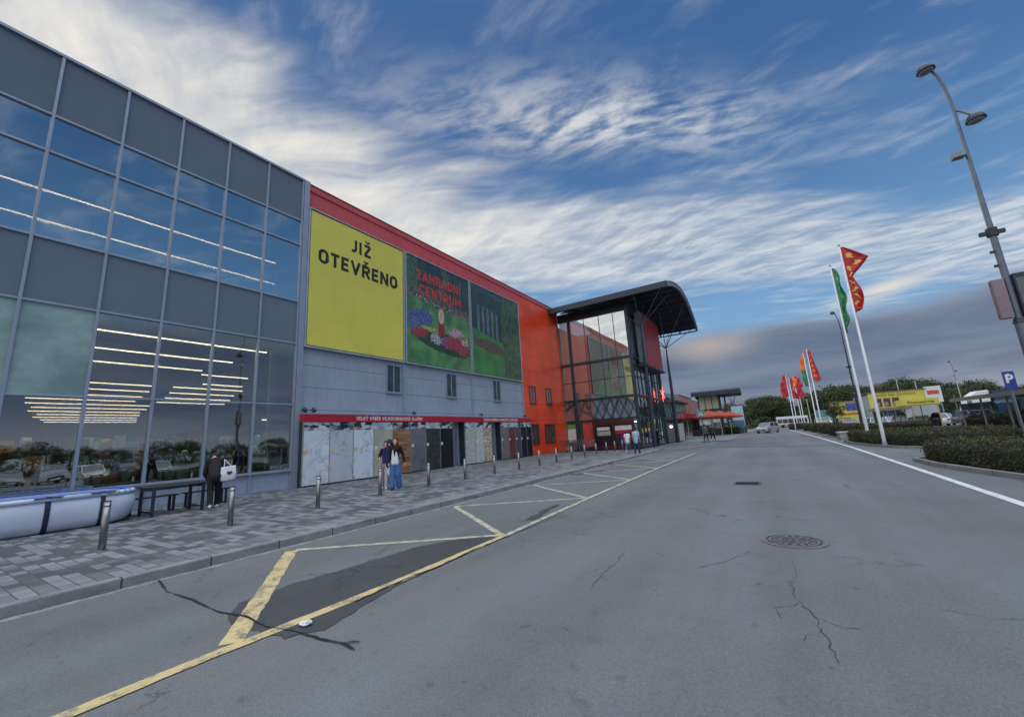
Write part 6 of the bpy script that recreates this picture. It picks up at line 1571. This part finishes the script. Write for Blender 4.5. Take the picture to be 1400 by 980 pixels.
    if inner: tp[0] = (up(0, .03, .04), up(0, .01, .2), .138 * s, .135 * s)
    if sleeves: tp += [(shL, eL, .068 * s, (.056 + tw * .3) * s), (eL, wL, (.055 + tw * .3) * s, .042 * s), (shR, eR, .068 * s, (.056 + tw * .3) * s), (eR, wR, (.055 + tw * .3) * s, .042 * s)]
    else: tp += [(shL, shL.lerp(eL, .6), .068 * s, .062 * s), (shR, shR.lerp(eR, .6), .068 * s, .062 * s)]
    caps_mesh(tp, .014, top, 'jacket' if sleeves else 'shirt', t)
    if inner:
        caps_mesh([(up(-.055, -.075, -.04), up(-.035, -.068, .42), .078 * s, .064 * s), (up(.055, -.075, -.04), up(.02, -.068, .42), .078 * s, .064 * s)], .014, inner, 'undershirt', t)
    for a_ in (aL, aR):
        caps_mesh([(a_ + Vv(0, .03, -.045), a_ + Vv(0, -.12, -.055), .046 * s, .038 * s), (a_ + Vv(0, .02, 0), a_ + Vv(0, 0, -.03), .05 * s, .048 * s)], .012, shoes, 'shoe', t, 2)
    if hood:
        caps_mesh([(hx(0, .025, .015), .125 * s, (.95, .95, 1.15)), (nk + Vv(0, .04, 0), .10 * s, (1.1, 1, .8))], .014, top, 'hood', t)
    elif hair:
        hc = [(hx(0, .028, .035), .105 * s, (.92, .95, 1.1))]
        if hairlen: hc += [(hx(0, .06, .0), hx(0, .075, -hairlen), .085 * s, .07 * s), (hx(-.07, .03, -.02), hx(-.085, .03, -hairlen * .8), .04 * s, .035 * s), (hx(.07, .03, -.02), hx(.085, .03, -hairlen * .8), .04 * s, .035 * s)]
        caps_mesh(hc, .013, hair, 'hair', t)
    if detail:
        for sg in (-1, 1):
            m = MB().ball(hx(sg * .032, -.083, .015), .011 * s, 8, (1.1, .5, .7)); m.build('eye', M('eye_dark', (26, 22, 22), .3), t)
        m = MB().ball(hx(0, -.092, -.055), .017 * s, 8, (1.1, .35, .35)); m.build('mouth', M('lips', (150, 84, 80), .5), t)
    return t, wL, wR, up, s
def cloth(n, c, **k): return M(n, c, .85, 0, .14, 9, .5, 60)
BLK = cloth('black_cloth', (20, 21, 26)); NAVY = cloth('navy_cloth', (30, 42, 92)); JEAN = cloth('blue_jeans', (62, 104, 158)); DJEAN = cloth('dark_jeans', (34, 50, 84)); WT = cloth('white_cloth', (206, 212, 220))
LBT = cloth('light_blue_shirt', (150, 178, 206)); GREYC = cloth('grey_cloth', (132, 132, 140)); SHW = M('white_sneaker', (208, 208, 206), .6); SHD = M('dark_shoe', (34, 30, 40), .6); HBL = M('dark_hair', (20, 16, 16), .6, 0, .2, 40); HBR = M('brown_hair', (58, 42, 34), .6, 0, .2, 40)
# person bending over the table, seen from behind
t, wL, wR, up, s = person('person in black hoodie and trousers bending forward, white tote bag on the right shoulder', (-14.02, 5.62, .13), R(-104), 1.76, .66, .34, ((-.2, -.28, .28), (-.14, -.42, .14)), ((.2, -.26, .26), (.12, -.42, .14)), BLK, BLK, SHW, HBL, 0, .6, .012, .03)
m = MB(); c = up(.30, .10, .17)
m2 = MB(); hw, hh = .19, .2
ringz = [[(c.x + math.cos(a_) * .05 + (.02), c.y + math.sin(a_) * hw, c.z + z) for a_ in [2 * math.pi * i / 20 for i in range(20)]] for z in (0,)]
bag = thing('tote_bag', 'white cloth tote bag with a dark heart hanging from the shoulder of the bent person', 'bag', (0, 0, 0))
Mt = t.matrix_basis
cw = Mt @ (up(.20, .12, .30)); bag.location = (-13.80, 5.86, 1.10); bag.rotation_euler = (R(6), R(-8), R(-14))
m = MB(); rr = []
for z, f in ((-.21, .80), (-.20, 1.0), (0, 1.04), (.15, .98), (.19, .95)):
    rr.append([(math.cos(a_) * .045 * f, math.sin(a_) * .19 * f + .015 * math.sin(z * 9), z) for a_ in [2 * math.pi * i / 24 for i in range(24)]])
m.loft(rr); m.build('bag', WT, bag, smooth=True)
m = MB(); m.tube([Vector((.02, -.10, .18)), Vector((-.03, -.07, .30)), Vector((-.10, -.05, .42))], .010, 6).tube([Vector((-.02, .10, .18)), Vector((-.05, .02, .30)), Vector((-.10, -.04, .42))], .010, 6); m.build('strap', WT, bag)
m = MB(); hp = []
for i in range(28):
    a_ = 2 * math.pi * i / 28; hp.append((.050, .0045 * 16 * math.sin(a_) ** 3 + .02, .0045 * (13 * math.cos(a_) - 5 * math.cos(2 * a_) - 2 * math.cos(3 * a_) - math.cos(4 * a_)) - .01))
m.add(hp + [(x + .004, y, z) for x, y, z in hp], [tuple(range(28)), tuple(range(28, 56))] + [(i, (i + 1) % 28, 28 + (i + 1) % 28, 28 + i) for i in range(28)]); m.build('heart_print', M('heart_brown', (60, 46, 44), .7), bag)
# three women walking towards us
person('woman with dark tied hair in black jacket holding a phone, left of the group', (-11.95, 10.15, .13), R(40), 1.62, .05, .25, ((-.25, -.02, .24), (-.20, -.26, .22)), None, BLK, cloth('taupe_trousers', (128, 120, 122)), SHW, HBL, .04, .05, 0.0, .02)
person('person in blue hooded jacket and light trousers between the two women, carrying a white bag', (-11.63, 10.03, .13), R(44), 1.66, .04, .2, None, None, NAVY, cloth('pale_grey_trousers', (168, 166, 172)), SHW, None, 0, 0.1, .01, .03, hood=True)
person('woman with long dark hair, open black jacket, white top and wide blue jeans', (-11.25, 9.95, .13), R(38), 1.70, .03, .15, None, ((.25, .06, .22), (.30, .04, -.02)), BLK, JEAN, M('purple_shoe', (60, 48, 96), .6), HBL, .22, 0.02, .045, .005, WT)
wb = thing('carrier_bag', 'crumpled white carrier bag held low between the walking women', 'bag', (-11.52, 10.0, .72))
bm = bmesh.new(); bmesh.ops.create_icosphere(bm, subdivisions=4, radius=.15)
for v in bm.verts: v.co.x *= .55; v.co *= 1 + mnoise.noise(v.co * 14) * .22; v.co.z *= 1.25; v.co.z = min(v.co.z, .16)
me = bpy.data.meshes.new('sack'); bm.to_mesh(me); bm.free(); me.materials.append(M('plastic_bag_white', (198, 204, 210), .4)); o = bpy.data.objects.new('sack', me); COL.objects.link(o); o.parent = wb
m = MB().tube([Vector((0, -.03, .14)), Vector((0, 0, .26)), Vector((0, .03, .14))], .012, 6); m.build('handle', MC['plastic_bag_white'], wb)
person('person in white shirt and blue jeans striding away, left of the two walkers', (-8.75, 28.4, .13), R(190), 1.52, .14, .45, None, None, WT, JEAN, SHW, HBR, .05, 0, .0, .03, sleeves=False, detail=False)
person('taller person in pale blue shirt and dark jeans walking away, right of the two walkers', (-7.85, 27.4, .05), R(175), 1.76, .03, .2, None, None, LBT, DJEAN, SHD, HBL, .0, 0, .0, .02, sleeves=False, detail=False)
person('person in black jacket and trousers walking beside the road sign, left of the pair', (-6.5, 49.4, .02), R(170), 1.78, .05, .4, None, None, cloth('grey_jacket', (96, 98, 104)), BLK, SHD, HBL, 0, 0, 0, .02, detail=False)
person('person in dark trousers and white shoes walking right of the road sign', (-5.95, 50.6, .02), R(165), 1.74, .05, .5, None, None, cloth('brown_jacket', (70, 56, 56)), BLK, SHW, HBR, 0, 0, 0, .02, detail=False)
person('person in dark clothes standing by the branching column near the door', (-9.9, 42.0, .05), R(120), 1.72, 0, .1, None, None, BLK, BLK, SHD, HBL, 0, 0, 0, .02, detail=False)
